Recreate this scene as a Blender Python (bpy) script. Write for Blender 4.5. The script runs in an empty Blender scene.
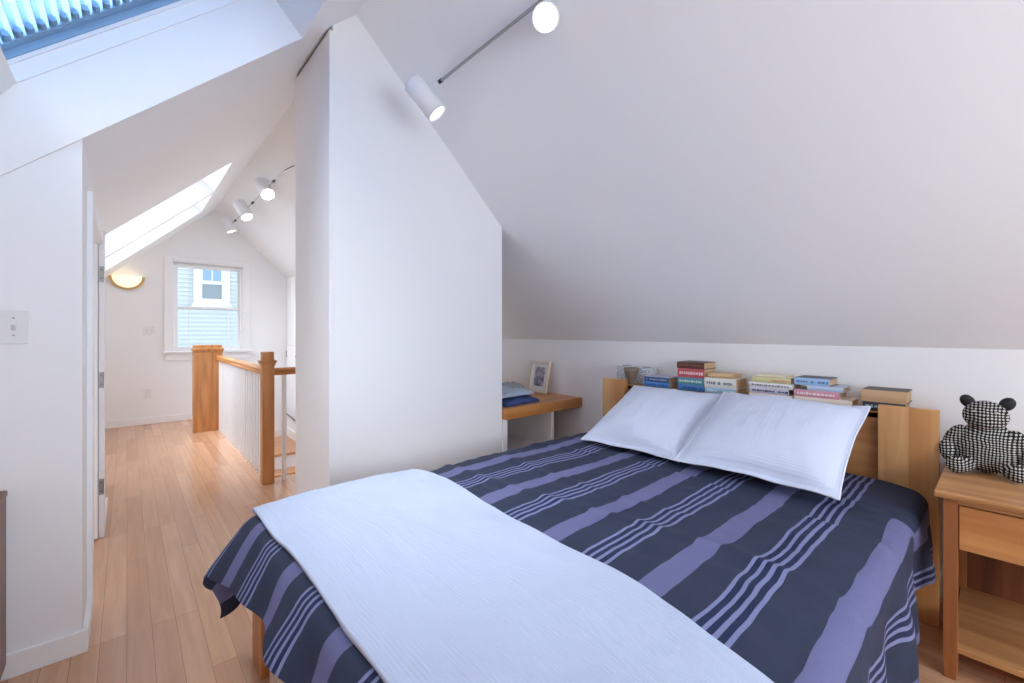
import bpy, bmesh, math, random
from mathutils import Vector, Matrix, noise
random.seed(7)
SC = bpy.context.scene
COL = SC.collection

# ------------------------------------------------------------------ colour / materials
def lin(c):
    return tuple(((v/255)/12.92 if v/255 <= .04045 else ((v/255+.055)/1.055)**2.4) for v in c) + (1.0,)

def new_mat(name):
    m = bpy.data.materials.new(name); m.use_nodes = True
    nt = m.node_tree; b = nt.nodes['Principled BSDF']
    return m, nt, b

def N(nt, t, **kw):
    n = nt.nodes.new(t)
    for k, v in kw.items(): setattr(n, k, v)
    return n

def coords(nt, kind='Object', scale=(1, 1, 1), rot=(0, 0, 0)):
    tc = N(nt, 'ShaderNodeTexCoord'); mp = N(nt, 'ShaderNodeMapping')
    mp.inputs['Scale'].default_value = scale; mp.inputs['Rotation'].default_value = rot
    nt.links.new(tc.outputs[kind], mp.inputs['Vector'])
    return mp.outputs['Vector']

def add_bump(nt, b, height, strength=.2, dist=.01):
    bp = N(nt, 'ShaderNodeBump'); bp.inputs['Strength'].default_value = strength
    bp.inputs['Distance'].default_value = dist
    nt.links.new(height, bp.inputs['Height']); nt.links.new(bp.outputs['Normal'], b.inputs['Normal'])

def mat_plain(name, c, rough=.6, metal=0, bump=0, bscale=200, spec=.5):
    m, nt, b = new_mat(name)
    b.inputs['Base Color'].default_value = lin(c); b.inputs['Roughness'].default_value = rough
    b.inputs['Metallic'].default_value = metal; b.inputs['Specular IOR Level'].default_value = spec
    n = N(nt, 'ShaderNodeTexNoise'); n.inputs['Scale'].default_value = bscale
    nt.links.new(coords(nt), n.inputs['Vector'])
    if bump: add_bump(nt, b, n.outputs['Fac'], bump, .002)
    else:
        r = N(nt, 'ShaderNodeMapRange'); r.inputs['To Min'].default_value = rough-.04; r.inputs['To Max'].default_value = rough+.04
        nt.links.new(n.outputs['Fac'], r.inputs['Value']); nt.links.new(r.outputs[0], b.inputs['Roughness'])
    return m

def mat_paint(name, c, rough=.55):
    m, nt, b = new_mat(name)
    v = coords(nt)
    n = N(nt, 'ShaderNodeTexNoise'); n.inputs['Scale'].default_value = 1.3; n.inputs['Detail'].default_value = 3
    nt.links.new(v, n.inputs['Vector'])
    mx = N(nt, 'ShaderNodeMix', data_type='RGBA')
    mx.inputs['A'].default_value = lin(c); mx.inputs['B'].default_value = lin(tuple(x-3 for x in c))
    nt.links.new(n.outputs['Fac'], mx.inputs['Factor']); nt.links.new(mx.outputs['Result'], b.inputs['Base Color'])
    b.inputs['Roughness'].default_value = rough; b.inputs['Specular IOR Level'].default_value = .3
    n2 = N(nt, 'ShaderNodeTexNoise'); n2.inputs['Scale'].default_value = 140
    nt.links.new(v, n2.inputs['Vector']); add_bump(nt, b, n2.outputs['Fac'], .06, .002)
    return m

def mat_wood(name, c1, c2, axis='Y', rough=.4, scale=1.0, ring=.5):
    """grain runs along axis"""
    m, nt, b = new_mat(name)
    s = {'X': (1.2, 16, 16), 'Y': (16, 1.2, 16), 'Z': (16, 16, 1.2)}[axis]
    v = coords(nt, 'Object', tuple(q*scale for q in s))
    n = N(nt, 'ShaderNodeTexNoise'); n.inputs['Scale'].default_value = 1.6; n.inputs['Detail'].default_value = 6
    n.inputs['Roughness'].default_value = .62; n.inputs['Distortion'].default_value = .6
    nt.links.new(v, n.inputs['Vector'])
    w = N(nt, 'ShaderNodeTexNoise'); w.inputs['Scale'].default_value = .35; w.inputs['Detail'].default_value = 1
    nt.links.new(v, w.inputs['Vector'])
    sn = N(nt, 'ShaderNodeMath', operation='MULTIPLY'); sn.inputs[1].default_value = 38
    nt.links.new(w.outputs['Fac'], sn.inputs[0])
    si = N(nt, 'ShaderNodeMath', operation='SINE'); nt.links.new(sn.outputs[0], si.inputs[0])
    mu = N(nt, 'ShaderNodeMath', operation='MULTIPLY_ADD'); mu.inputs[1].default_value = .16*ring
    nt.links.new(si.outputs[0], mu.inputs[0]); nt.links.new(n.outputs['Fac'], mu.inputs[2])
    cr = N(nt, 'ShaderNodeValToRGB')
    cr.color_ramp.elements[0].position = .28; cr.color_ramp.elements[0].color = lin(c2)
    cr.color_ramp.elements[1].position = .68; cr.color_ramp.elements[1].color = lin(c1)
    nt.links.new(mu.outputs[0], cr.inputs['Fac']); nt.links.new(cr.outputs['Color'], b.inputs['Base Color'])
    b.inputs['Roughness'].default_value = rough
    add_bump(nt, b, n.outputs['Fac'], .05, .002)
    return m

def mat_floor(name):
    m, nt, b = new_mat(name)
    tc = N(nt, 'ShaderNodeTexCoord'); sp = N(nt, 'ShaderNodeSeparateXYZ'); cb = N(nt, 'ShaderNodeCombineXYZ')
    nt.links.new(tc.outputs['Object'], sp.inputs[0])
    nt.links.new(sp.outputs['Y'], cb.inputs['X']); nt.links.new(sp.outputs['X'], cb.inputs['Y'])
    br = N(nt, 'ShaderNodeTexBrick'); br.offset = .37; br.offset_frequency = 3
    br.inputs['Scale'].default_value = 1.0; br.inputs['Brick Width'].default_value = 1.15
    br.inputs['Row Height'].default_value = .0765; br.inputs['Mortar Size'].default_value = .0009
    br.inputs['Mortar Smooth'].default_value = .2; br.inputs['Bias'].default_value = 0
    br.inputs['Color1'].default_value = (0, 0, 0, 1); br.inputs['Color2'].default_value = (1, 1, 1, 1)
    br.inputs['Mortar'].default_value = (.5, .5, .5, 1)
    nt.links.new(cb.outputs[0], br.inputs['Vector'])
    pl = N(nt, 'ShaderNodeValToRGB')
    pl.color_ramp.elements[0].color = lin((198, 148, 114)); pl.color_ramp.elements[1].color = lin((219, 172, 139))
    e = pl.color_ramp.elements.new(.5); e.color = lin((211, 165, 127))
    nt.links.new(br.outputs['Color'], pl.inputs['Fac'])
    v = coords(nt, 'Object', (26, 1.6, 1))
    n = N(nt, 'ShaderNodeTexNoise'); n.inputs['Scale'].default_value = 1.5; n.inputs['Detail'].default_value = 6; n.inputs['Distortion'].default_value = .8
    nt.links.new(v, n.inputs['Vector'])
    mr = N(nt, 'ShaderNodeMapRange'); mr.inputs['From Min'].default_value = .3; mr.inputs['From Max'].default_value = .7
    mr.inputs['To Min'].default_value = .87; mr.inputs['To Max'].default_value = 1.05
    nt.links.new(n.outputs['Fac'], mr.inputs['Value'])
    mx = N(nt, 'ShaderNodeMix', data_type='RGBA', blend_type='MULTIPLY'); mx.inputs['Factor'].default_value = 1
    nt.links.new(pl.outputs['Color'], mx.inputs['A']); nt.links.new(mr.outputs[0], mx.inputs['B'])
    mm = N(nt, 'ShaderNodeMix', data_type='RGBA'); mm.inputs['B'].default_value = lin((120, 80, 54))
    fm = N(nt, 'ShaderNodeMath', operation='MULTIPLY'); fm.inputs[1].default_value = .75
    nt.links.new(br.outputs['Fac'], fm.inputs[0])
    nt.links.new(fm.outputs[0], mm.inputs['Factor']); nt.links.new(mx.outputs['Result'], mm.inputs['A'])
    nt.links.new(mm.outputs['Result'], b.inputs['Base Color'])
    b.inputs['Roughness'].default_value = .23
    ad = N(nt, 'ShaderNodeMath', operation='MULTIPLY_ADD'); ad.inputs[1].default_value = -.6
    nt.links.new(br.outputs['Fac'], ad.inputs[0]); nt.links.new(n.outputs['Fac'], ad.inputs[2])
    add_bump(nt, b, ad.outputs[0], .12, .002)
    return m

def mat_duvet(name):
    m, nt, b = new_mat(name)
    tc = N(nt, 'ShaderNodeTexCoord'); sp = N(nt, 'ShaderNodeSeparateXYZ'); nt.links.new(tc.outputs['UV'], sp.inputs[0])
    a = N(nt, 'ShaderNodeMath', operation='MULTIPLY_ADD'); a.inputs[1].default_value = 1/.36; a.inputs[2].default_value = -.045/.36+10
    nt.links.new(sp.outputs['Y'], a.inputs[0])
    fr = N(nt, 'ShaderNodeMath', operation='FRACT'); nt.links.new(a.outputs[0], fr.inputs[0])
    cr = N(nt, 'ShaderNodeValToRGB'); cr.color_ramp.interpolation = 'CONSTANT'
    base, gap, wide, thin = lin((50, 57, 78)), lin((40, 47, 78)), lin((104, 106, 144)), lin((122, 128, 166))
    stops = [(0, thin), (.012, gap), (.052, thin), (.082, gap), (.122, thin), (.152, base), (.40, wide), (.605, base), (.908, thin), (.938, gap), (.982, thin)]
    el = cr.color_ramp.elements
    el[0].position = 0; el[0].color = stops[0][1]; el[1].position = stops[1][0]; el[1].color = stops[1][1]
    for p, c in stops[2:]:
        q = el.new(p); q.color = c
    nt.links.new(fr.outputs[0], cr.inputs['Fac'])
    mp = N(nt, 'ShaderNodeMapping'); mp.inputs['Scale'].default_value = (60, 1000, 1); nt.links.new(tc.outputs['UV'], mp.inputs['Vector'])
    n = N(nt, 'ShaderNodeTexNoise'); n.inputs['Scale'].default_value = .8; n.inputs['Detail'].default_value = 3
    nt.links.new(mp.outputs['Vector'], n.inputs['Vector'])
    mr = N(nt, 'ShaderNodeMapRange'); mr.inputs['To Min'].default_value = .86; mr.inputs['To Max'].default_value = 1.12
    nt.links.new(n.outputs['Fac'], mr.inputs['Value'])
    mx = N(nt, 'ShaderNodeMix', data_type='RGBA', blend_type='MULTIPLY'); mx.inputs['Factor'].default_value = 1
    nt.links.new(cr.outputs['Color'], mx.inputs['A']); nt.links.new(mr.outputs[0], mx.inputs['B'])
    nt.links.new(mx.outputs['Result'], b.inputs['Base Color'])
    b.inputs['Roughness'].default_value = .75; b.inputs['Specular IOR Level'].default_value = .2
    n2 = N(nt, 'ShaderNodeTexNoise'); n2.inputs['Scale'].default_value = 26; n2.inputs['Detail'].default_value = 4
    nt.links.new(tc.outputs['UV'], n2.inputs['Vector']); add_bump(nt, b, n2.outputs['Fac'], .35, .006)
    return m

def mat_ribbed(name, c, period=.021, strength=.5):
    """ribs run along v (bed width), repeat along u"""
    m, nt, b = new_mat(name)
    tc = N(nt, 'ShaderNodeTexCoord')
    n = N(nt, 'ShaderNodeTexNoise'); n.inputs['Scale'].default_value = 5; n.inputs['Detail'].default_value = 2
    nt.links.new(tc.outputs['UV'], n.inputs['Vector'])
    sp = N(nt, 'ShaderNodeSeparateXYZ'); nt.links.new(tc.outputs['UV'], sp.inputs[0])
    w = N(nt, 'ShaderNodeMath', operation='MULTIPLY_ADD'); w.inputs[1].default_value = .012
    nt.links.new(n.outputs['Fac'], w.inputs[0]); nt.links.new(sp.outputs['X'], w.inputs[2])
    k = N(nt, 'ShaderNodeMath', operation='MULTIPLY'); k.inputs[1].default_value = 2*math.pi/period
    nt.links.new(w.outputs[0], k.inputs[0])
    s = N(nt, 'ShaderNodeMath', operation='SINE'); nt.links.new(k.outputs[0], s.inputs[0])
    f = N(nt, 'ShaderNodeTexNoise'); f.inputs['Scale'].default_value = 120; nt.links.new(tc.outputs['UV'], f.inputs['Vector'])
    ad = N(nt, 'ShaderNodeMath', operation='MULTIPLY_ADD'); ad.inputs[1].default_value = .9
    nt.links.new(f.outputs['Fac'], ad.inputs[0]); nt.links.new(s.outputs[0], ad.inputs[2])
    add_bump(nt, b, ad.outputs[0], strength, .003)
    b.inputs['Base Color'].default_value = lin(c); b.inputs['Roughness'].default_value = .85
    b.inputs['Specular IOR Level'].default_value = .2
    return m

def mat_quilt(name, c):
    m, nt, b = new_mat(name)
    tc = N(nt, 'ShaderNodeTexCoord')
    outs = []
    for sc_, rot in (((1, 1, 1), 0), ((1, 1, 1), math.pi/2)):
        mp = N(nt, 'ShaderNodeMapping'); mp.inputs['Rotation'].default_value = (0, 0, rot)
        nt.links.new(tc.outputs['UV'], mp.inputs['Vector'])
        w = N(nt, 'ShaderNodeTexWave'); w.inputs['Scale'].default_value = 14 if rot == 0 else 26; w.inputs['Distortion'].default_value = 1.2
        w.inputs['Detail'].default_value = 2; w.inputs['Detail Scale'].default_value = 3
        nt.links.new(mp.outputs[0], w.inputs['Vector']); outs.append(w.outputs['Fac'])
    ad = N(nt, 'ShaderNodeMath', operation='MULTIPLY_ADD'); ad.inputs[1].default_value = .7
    nt.links.new(outs[0], ad.inputs[0]); nt.links.new(outs[1], ad.inputs[2])
    add_bump(nt, b, ad.outputs[0], .30, .0025)
    b.inputs['Base Color'].default_value = lin(c); b.inputs['Roughness'].default_value = .85
    b.inputs['Specular IOR Level'].default_value = .2
    return m

def mat_check(name, cell=.0050):
    m, nt, b = new_mat(name)
    tc = N(nt, 'ShaderNodeTexCoord')
    nz = N(nt, 'ShaderNodeTexNoise'); nz.inputs['Scale'].default_value = 9
    nt.links.new(tc.outputs['Object'], nz.inputs['Vector'])
    mxv = N(nt, 'ShaderNodeVectorMath', operation='MULTIPLY_ADD'); mxv.inputs[1].default_value = (.03, .03, .03)
    nt.links.new(nz.outputs['Color'], mxv.inputs[0]); nt.links.new(tc.outputs['Object'], mxv.inputs[2])
    sp = N(nt, 'ShaderNodeSeparateXYZ'); nt.links.new(mxv.outputs[0], sp.inputs[0])
    def wave(sock):
        k = N(nt, 'ShaderNodeMath', operation='MULTIPLY'); k.inputs[1].default_value = math.pi/cell
        nt.links.new(sock, k.inputs[0]); s = N(nt, 'ShaderNodeMath', operation='SINE'); nt.links.new(k.outputs[0], s.inputs[0]); return s.outputs[0]
    ws = [wave(sp.outputs['Y']), wave(sp.outputs['Z'])]
    p = N(nt, 'ShaderNodeMath', operation='ADD'); nt.links.new(ws[0], p.inputs[0]); nt.links.new(ws[1], p.inputs[1])
    cr = N(nt, 'ShaderNodeValToRGB'); cr.color_ramp.elements[0].position = .56; cr.color_ramp.elements[1].position = .66
    cr.color_ramp.elements[0].color = lin((22, 22, 27)); cr.color_ramp.elements[1].color = lin((190, 186, 176))
    ad = N(nt, 'ShaderNodeMath', operation='MULTIPLY_ADD'); ad.inputs[1].default_value = .3; ad.inputs[2].default_value = .5
    nt.links.new(p.outputs[0], ad.inputs[0]); nt.links.new(ad.outputs[0], cr.inputs['Fac'])
    nt.links.new(cr.outputs['Color'], b.inputs['Base Color']); b.inputs['Roughness'].default_value = .95
    add_bump(nt, b, p.outputs[0], .3, .002)
    return m

def mat_motif(name):
    m, nt, b = new_mat(name)
    v = coords(nt, 'Object', (105, 105, 80))
    vo = N(nt, 'ShaderNodeTexVoronoi', feature='F1'); vo.inputs['Scale'].default_value = 1; vo.inputs['Randomness'].default_value = .6
    nt.links.new(v, vo.inputs['Vector'])
    cr = N(nt, 'ShaderNodeValToRGB'); cr.color_ramp.elements[0].position = .33; cr.color_ramp.elements[1].position = .42
    cr.color_ramp.elements[0].color = lin((140, 164, 188)); cr.color_ramp.elements[1].color = lin((228, 230, 232))
    nt.links.new(vo.outputs['Distance'], cr.inputs['Fac']); nt.links.new(cr.outputs['Color'], b.inputs['Base Color'])
    b.inputs['Roughness'].default_value = .6
    return m

def mat_emit(name, c, strength, base=(250, 250, 250)):
    m, nt, b = new_mat(name)
    b.inputs['Base Color'].default_value = lin(base); b.inputs['Emission Color'].default_value = lin(c)
    b.inputs['Emission Strength'].default_value = strength
    n = N(nt, 'ShaderNodeTexNoise'); n.inputs['Scale'].default_value = 30
    nt.links.new(coords(nt), n.inputs['Vector'])
    mr = N(nt, 'ShaderNodeMapRange'); mr.inputs['To Min'].default_value = .3; mr.inputs['To Max'].default_value = .4
    nt.links.new(n.outputs['Fac'], mr.inputs['Value']); nt.links.new(mr.outputs[0], b.inputs['Roughness'])
    return m

def mat_glass(name, tint=(244, 249, 255), gloss=.06):
    m = bpy.data.materials.new(name); m.use_nodes = True; nt = m.node_tree
    nt.nodes.remove(nt.nodes['Principled BSDF']); out = nt.nodes['Material Output']
    t = N(nt, 'ShaderNodeBsdfTransparent'); t.inputs['Color'].default_value = lin(tint)
    g = N(nt, 'ShaderNodeBsdfGlossy'); g.inputs['Roughness'].default_value = .03
    fr = N(nt, 'ShaderNodeValue'); fr.outputs[0].default_value = gloss
    mx = N(nt, 'ShaderNodeMixShader'); nt.links.new(fr.outputs[0], mx.inputs[0])
    nt.links.new(t.outputs[0], mx.inputs[1]); nt.links.new(g.outputs[0], mx.inputs[2]); nt.links.new(mx.outputs[0], out.inputs['Surface'])
    return m

def mat_clap(name):
    m, nt, b = new_mat(name)
    tc = N(nt, 'ShaderNodeTexCoord'); sp = N(nt, 'ShaderNodeSeparateXYZ'); nt.links.new(tc.outputs['Object'], sp.inputs[0])
    n = N(nt, 'ShaderNodeTexNoise'); n.inputs['Scale'].default_value = 4; nt.links.new(tc.outputs['Object'], n.inputs['Vector'])
    mx = N(nt, 'ShaderNodeMix', data_type='RGBA'); mx.inputs['A'].default_value = lin((226, 233, 232)); mx.inputs['B'].default_value = lin((218, 228, 228))
    nt.links.new(n.outputs['Fac'], mx.inputs['Factor']); nt.links.new(mx.outputs['Result'], b.inputs['Base Color'])
    b.inputs['Roughness'].default_value = .7
    return m

def mat_photo(name):
    m, nt, b = new_mat(name)
    v = coords(nt, 'Object', (1, 30, 22))
    n = N(nt, 'ShaderNodeTexNoise'); n.inputs['Scale'].default_value = 1; n.inputs['Detail'].default_value = 2
    nt.links.new(v, n.inputs['Vector'])
    cr = N(nt, 'ShaderNodeValToRGB'); cr.color_ramp.elements[0].position = .35; cr.color_ramp.elements[1].position = .65
    cr.color_ramp.elements[0].color = lin((92, 98, 128)); cr.color_ramp.elements[1].color = lin((196, 190, 204))
    nt.links.new(n.outputs['Fac'], cr.inputs['Fac']); nt.links.new(cr.outputs['Color'], b.inputs['Base Color'])
    b.inputs['Roughness'].default_value = .4
    return m

M = {}
M['wall'] = mat_paint('white wall paint', (243, 243, 243))
M['ceil'] = mat_paint('white ceiling paint', (243, 243, 243), .6)
M['trim'] = mat_plain('white gloss trim paint', (243, 243, 244), .35)
M['floor'] = mat_floor('maple strip floor')
M['tread'] = mat_wood('stair tread wood', (205, 150, 106), (176, 118, 76), 'X', .3)
M['headb'] = mat_wood('maple headboard', (214, 166, 112), (190, 138, 86), 'Z', .38, .7)
M['headb_f'] = mat_wood('flame grained maple', (206, 154, 98), (186, 130, 76), 'Z', .38, .55, 1.3)
M['headb_h'] = mat_wood('maple rail', (206, 150, 98), (178, 120, 72), 'Y', .38, .7)
M['oak_z'] = mat_wood('oak newel', (206, 146, 90), (182, 120, 66), 'Z', .35, 1.3, 1)
M['oak_y'] = mat_wood('oak handrail', (210, 152, 96), (178, 116, 62), 'Y', .35, 1, .6)
M['oak_x'] = mat_wood('oak handrail across', (196, 136, 80), (168, 108, 58), 'X', .35, 1, .6)
M['shelf'] = mat_wood('honey shelf wood', (204, 142, 82), (178, 112, 56), 'X', .33, .8, .7)
M['ns_y'] = mat_wood('nightstand wood across', (198, 148, 98), (172, 118, 70), 'Y', .42, .9, .8)
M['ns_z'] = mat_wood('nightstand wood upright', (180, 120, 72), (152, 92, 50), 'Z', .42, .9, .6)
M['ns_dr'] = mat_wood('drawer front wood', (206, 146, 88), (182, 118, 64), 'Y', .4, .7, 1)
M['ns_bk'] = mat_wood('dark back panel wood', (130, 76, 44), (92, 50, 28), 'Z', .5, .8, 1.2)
M['dresser'] = mat_wood('reddish brown dresser wood', (132, 76, 40), (92, 50, 26), 'Z', .35)
M['dresser_y'] = mat_wood('reddish drawer wood', (146, 86, 46), (110, 62, 32), 'Y', .35)
M['duvet'] = mat_duvet('striped slate duvet cotton')
M['throw'] = mat_ribbed('white ribbed bedspread', (187, 197, 221), .009, .25)
M['pillow'] = mat_quilt('white quilted sham', (208, 216, 235))
M['piping'] = mat_plain('white piping', (222, 228, 240), .8)
M['mattress'] = mat_plain('off white ticking', (220, 216, 206), .8, bump=.2)
M['check'] = mat_check('houndstooth wool')
M['black'] = mat_plain('black velvet', (20, 20, 24), .6, bump=.2)
M['eye'] = mat_plain('pale stitched thread', (205, 200, 185), .6)
M['steel'] = mat_plain('brushed steel', (168, 168, 166), .35, 1)
M['dark'] = mat_plain('black metal', (40, 40, 42), .4, .6)
M['lampwhite'] = mat_plain('white lamp enamel', (232, 233, 236), .35)
M['brass'] = mat_plain('brass', (190, 158, 104), .4, .5)
M['lampglow'] = mat_emit('lit spotlight lens', (255, 244, 224), 4)
M['sconce'] = mat_emit('lit frosted shade', (255, 232, 190), .7, (240, 226, 196))
M['plate'] = mat_plain('white plastic plate', (232, 232, 230), .3)
M['plate2'] = mat_plain('switch recess grey', (196, 196, 194), .4)
M['slot'] = mat_plain('dark plastic slot', (70, 70, 70), .4)
M['blind'] = mat_plain('sky tinted blind slat', (132, 166, 196), .4)  # blue tint of the sky light is put into the slat colour
M['skytint_rail'] = mat_plain('sky tinted skylight sash', (140, 176, 208), .35)  # same sky light tint put into the sash and rail colour
M['glass'] = mat_glass('clear window glass')
M['clap'] = mat_clap('pale clapboard')
M['nbglass'] = mat_plain('sky reflection coloured glass', (150, 186, 214), .1)  # blue of the reflected sky is put into the pane colour
M['nbscreen'] = mat_plain('grey insect screen', (150, 166, 172), .6)
M['pages'] = mat_plain('tan aged pages', (196, 164, 128), .85, bump=.3, bscale=400)
M['pagesw'] = mat_plain('cream pages', (226, 212, 186), .85, bump=.3, bscale=400)
M['bowl'] = mat_plain('brown stoneware', (120, 104, 92), .4)
M['motif'] = mat_motif('white card with blue leaf motif')
M['frame'] = mat_plain('cream painted frame', (232, 224, 206), .4)
M['mat'] = mat_plain('white mount card', (236, 236, 236), .7)
M['photo'] = mat_photo('faded blue grey photograph')
M['hinge'] = mat_plain('satin nickel', (150, 148, 144), .35, .9)
M['pocket'] = mat_plain('unlit raw board', (120, 116, 110), .9)
_cc = {}
def colr(c, rough=.5):
    k = (c, rough)
    if k not in _cc: _cc[k] = mat_plain('cover %d %d %d' % c, c, rough)
    return _cc[k]

# ------------------------------------------------------------------ mesh helpers
class MB:
    def __init__(s): s.v = []; s.f = []; s.uv = None
    def add(s, vs, fs):
        o = len(s.v); s.v += [tuple(v) for v in vs]; s.f += [tuple(i+o for i in f) for f in fs]; return s
    def box(s, x0, x1, y0, y1, z0, z1):
        return s.add([(x0, y0, z0), (x1, y0, z0), (x1, y1, z0), (x0, y1, z0), (x0, y0, z1), (x1, y0, z1), (x1, y1, z1), (x0, y1, z1)],
                     [(3, 2, 1, 0), (4, 5, 6, 7), (0, 1, 5, 4), (1, 2, 6, 5), (2, 3, 7, 6), (3, 0, 4, 7)])
    def prism(s, poly, axis, a0, a1):
        """poly in the two other axes (order xyz without axis), extruded along axis"""
        def P(p, a): return {'X': (a, p[0], p[1]), 'Y': (p[0], a, p[1]), 'Z': (p[0], p[1], a)}[axis]
        n = len(poly)
        vs = [P(p, a0) for p in poly] + [P(p, a1) for p in poly]
        fs = [tuple(range(n-1, -1, -1)), tuple(range(n, 2*n))] + [(i, (i+1) % n, n+(i+1) % n, n+i) for i in range(n)]
        return s.add(vs, fs)
    def quad(s, *ps): return s.add(ps, [tuple(range(len(ps)))])
    def cyl(s, p0, p1, r0, r1=None, n=20, cap=True):
        r1 = r0 if r1 is None else r1
        p0, p1 = Vector(p0), Vector(p1); d = (p1-p0).normalized(); u = d.orthogonal().normalized(); w = d.cross(u)
        vs = []
        for p, r in ((p0, r0), (p1, r1)):
            for i in range(n):
                a = 2*math.pi*i/n; vs.append(p+(u*math.cos(a)+w*math.sin(a))*r)
        fs = [(i, (i+1) % n, n+(i+1) % n, n+i) for i in range(n)]
        if cap: fs += [tuple(range(n-1, -1, -1)), tuple(range(n, 2*n))]
        return s.add(vs, fs)
    def lathe(s, p0, axis, prof, n=28, a0=0, a1=2*math.pi):
        """prof: list of (along, radius)"""
        p0 = Vector(p0); d = Vector(axis).normalized(); u = d.orthogonal().normalized(); w = d.cross(u)
        full = abs(a1-a0-2*math.pi) < 1e-6; m = n if full else n+1
        vs = []
        for (t, r) in prof:
            for i in range(m):
                a = a0+(a1-a0)*i/n; vs.append(p0+d*t+(u*math.cos(a)+w*math.sin(a))*max(r, 1e-5))
        fs = []
        for k in range(len(prof)-1):
            for i in range(n):
                j = (i+1) % m
                fs.append((k*m+i, k*m+j, (k+1)*m+j, (k+1)*m+i))
        return s.add(vs, fs)
    def ell(s, c, r, nu=20, nv=12, rot=None):
        c = Vector(c); vs = []; fs = []
        for j in range(nv+1):
            t = math.pi*j/nv
            for i in range(nu):
                a = 2*math.pi*i/nu
                q = Vector((r[0]*math.sin(t)*math.cos(a), r[1]*math.sin(t)*math.sin(a), r[2]*math.cos(t)))
                if rot: q = rot @ q
                vs.append(c+q)
        for j in range(nv):
            for i in range(nu):
                fs.append((j*nu+i, j*nu+(i+1) % nu, (j+1)*nu+(i+1) % nu, (j+1)*nu+i))
        return s.add(vs, fs)
    def build(s, name, mat, parent=None, loc=None, bevel=0, smooth=False, uv=None, seg=2):
        off = Vector((0, 0, 0))
        if parent is not None:
            p = parent
            while p is not None: off += p.location; p = p.parent
        elif loc is not None: off = Vector(loc)
        me = bpy.data.meshes.new(name)
        me.from_pydata([tuple(Vector(v)-off) for v in s.v], [], s.f)
        bm = bmesh.new(); bm.from_mesh(me)
        if uv is None: bmesh.ops.remove_doubles(bm, verts=bm.verts, dist=1e-5)
        if uv is not None:
            lay = bm.loops.layers.uv.new('UVMap')
            for f in bm.faces:
                for l in f.loops: l[lay].uv = uv[l.vert.index]
        else:
            bmesh.ops.recalc_face_normals(bm, faces=bm.faces)
        if bevel:
            es = [e for e in bm.edges if len(e.link_faces) == 2 and e.calc_face_angle(0) > .5]
            bmesh.ops.bevel(bm, geom=es, offset=bevel, segments=seg, profile=.5, affect='EDGES', clamp_overlap=True)
        if smooth:
            for f in bm.faces: f.smooth = True
        bm.to_mesh(me); bm.free()
        o = bpy.data.objects.new(name, me); COL.objects.link(o)
        if mat is not None: me.materials.append(mat)
        if parent is not None: o.parent = parent
        elif loc is not None: o.location = loc
        return o

def tag(o, label, cat, group=None):
    o['label'] = label; o['category'] = cat
    if group: o['group'] = group
    return o
def thing(name, label, cat, loc, group=None):
    o = bpy.data.objects.new(name, None); COL.objects.link(o); o.location = loc; o.empty_display_size = .05
    return tag(o, label, cat, group)
def struct(mb, name, mat, parent=None, bevel=0, loc=None):
    o = mb.build(name, mat, parent, loc=loc, bevel=bevel)
    if parent is None: o['kind'] = 'structure'
    return o
def box(*a): return MB().box(*a)

# ------------------------------------------------------------------ room constants (metres; Y runs down the hall, X to the roof knee wall)
RX, RZ, TL, TR = .9142, 2.8839, .9316, .9558
KX = 2.757
def zl(x): return RZ+TL*(x-RX)
def zr(x): return RZ-TR*(x-RX)
YN = 2.283           # near wall
YF = 7.303           # end wall of the hall
YR = -1.75           # wall behind the camera
XB = -1.15           # bedroom outer knee wall
XH = -.95            # hall outer knee wall
XW = 1.839           # stair wall
TH = .1

# ---- floor with the stair opening
WX0, WX1, WY0, WY1 = .86, XW, 3.95, 6.24
fl = MB()
xs = [XB-.1, WX0, WX1, KX+.1]; ys = [YR-.1, WY0, WY1, YF+.1]
for i in range(3):
    for j in range(3):
        if i == 1 and j >= 1: continue
        if i == 2 and j >= 1:
            fl.box(XW+.06, xs[i+1], ys[j], ys[j+1], -.2, 0); continue
        fl.box(xs[i], xs[i+1], ys[j], ys[j+1], -.2, 0)
struct(fl, 'floor', M['floor'])

# ---- ceilings
def slope(mb, xs, ys, holes, zf, th=.02):
    for i in range(len(xs)-1):
        for j in range(len(ys)-1):
            xm, ym = (xs[i]+xs[i+1])/2, (ys[j]+ys[j+1])/2
            if any(h[0] < xm < h[1] and h[2] < ym < h[3] for h in holes): continue
            a, b, c, d = xs[i], xs[i+1], ys[j], ys[j+1]
            mb.quad((a, c, zf(a)), (b, c, zf(b)), (b, d, zf(b)), (a, d, zf(a)))
CT, ST = math.cos(math.atan(TL)), math.sin(math.atan(TL))
P0 = (0, zl(0))
def sk(s, n, y): return (P0[0]+s*CT-n*ST, y, P0[1]+s*ST+n*CT)   # skylight frame: s up the slope, n outward
H1 = (-.78, .642, .93, 2.273)
H2 = (-.55, .695, 4.46, 5.60); H3 = (-.55, .692, 5.675, 6.62)
cl = MB()
slope(cl, sorted({XB-.1, H1[0], H1[1], H2[0], H2[1], H3[1], RX}), sorted({YR-.1, H1[2], H1[3], H2[2], H2[3], H3[2], H3[3], YF+.1}), (H1, H2, H3), zl)
def s_of(x): return x/CT
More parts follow.
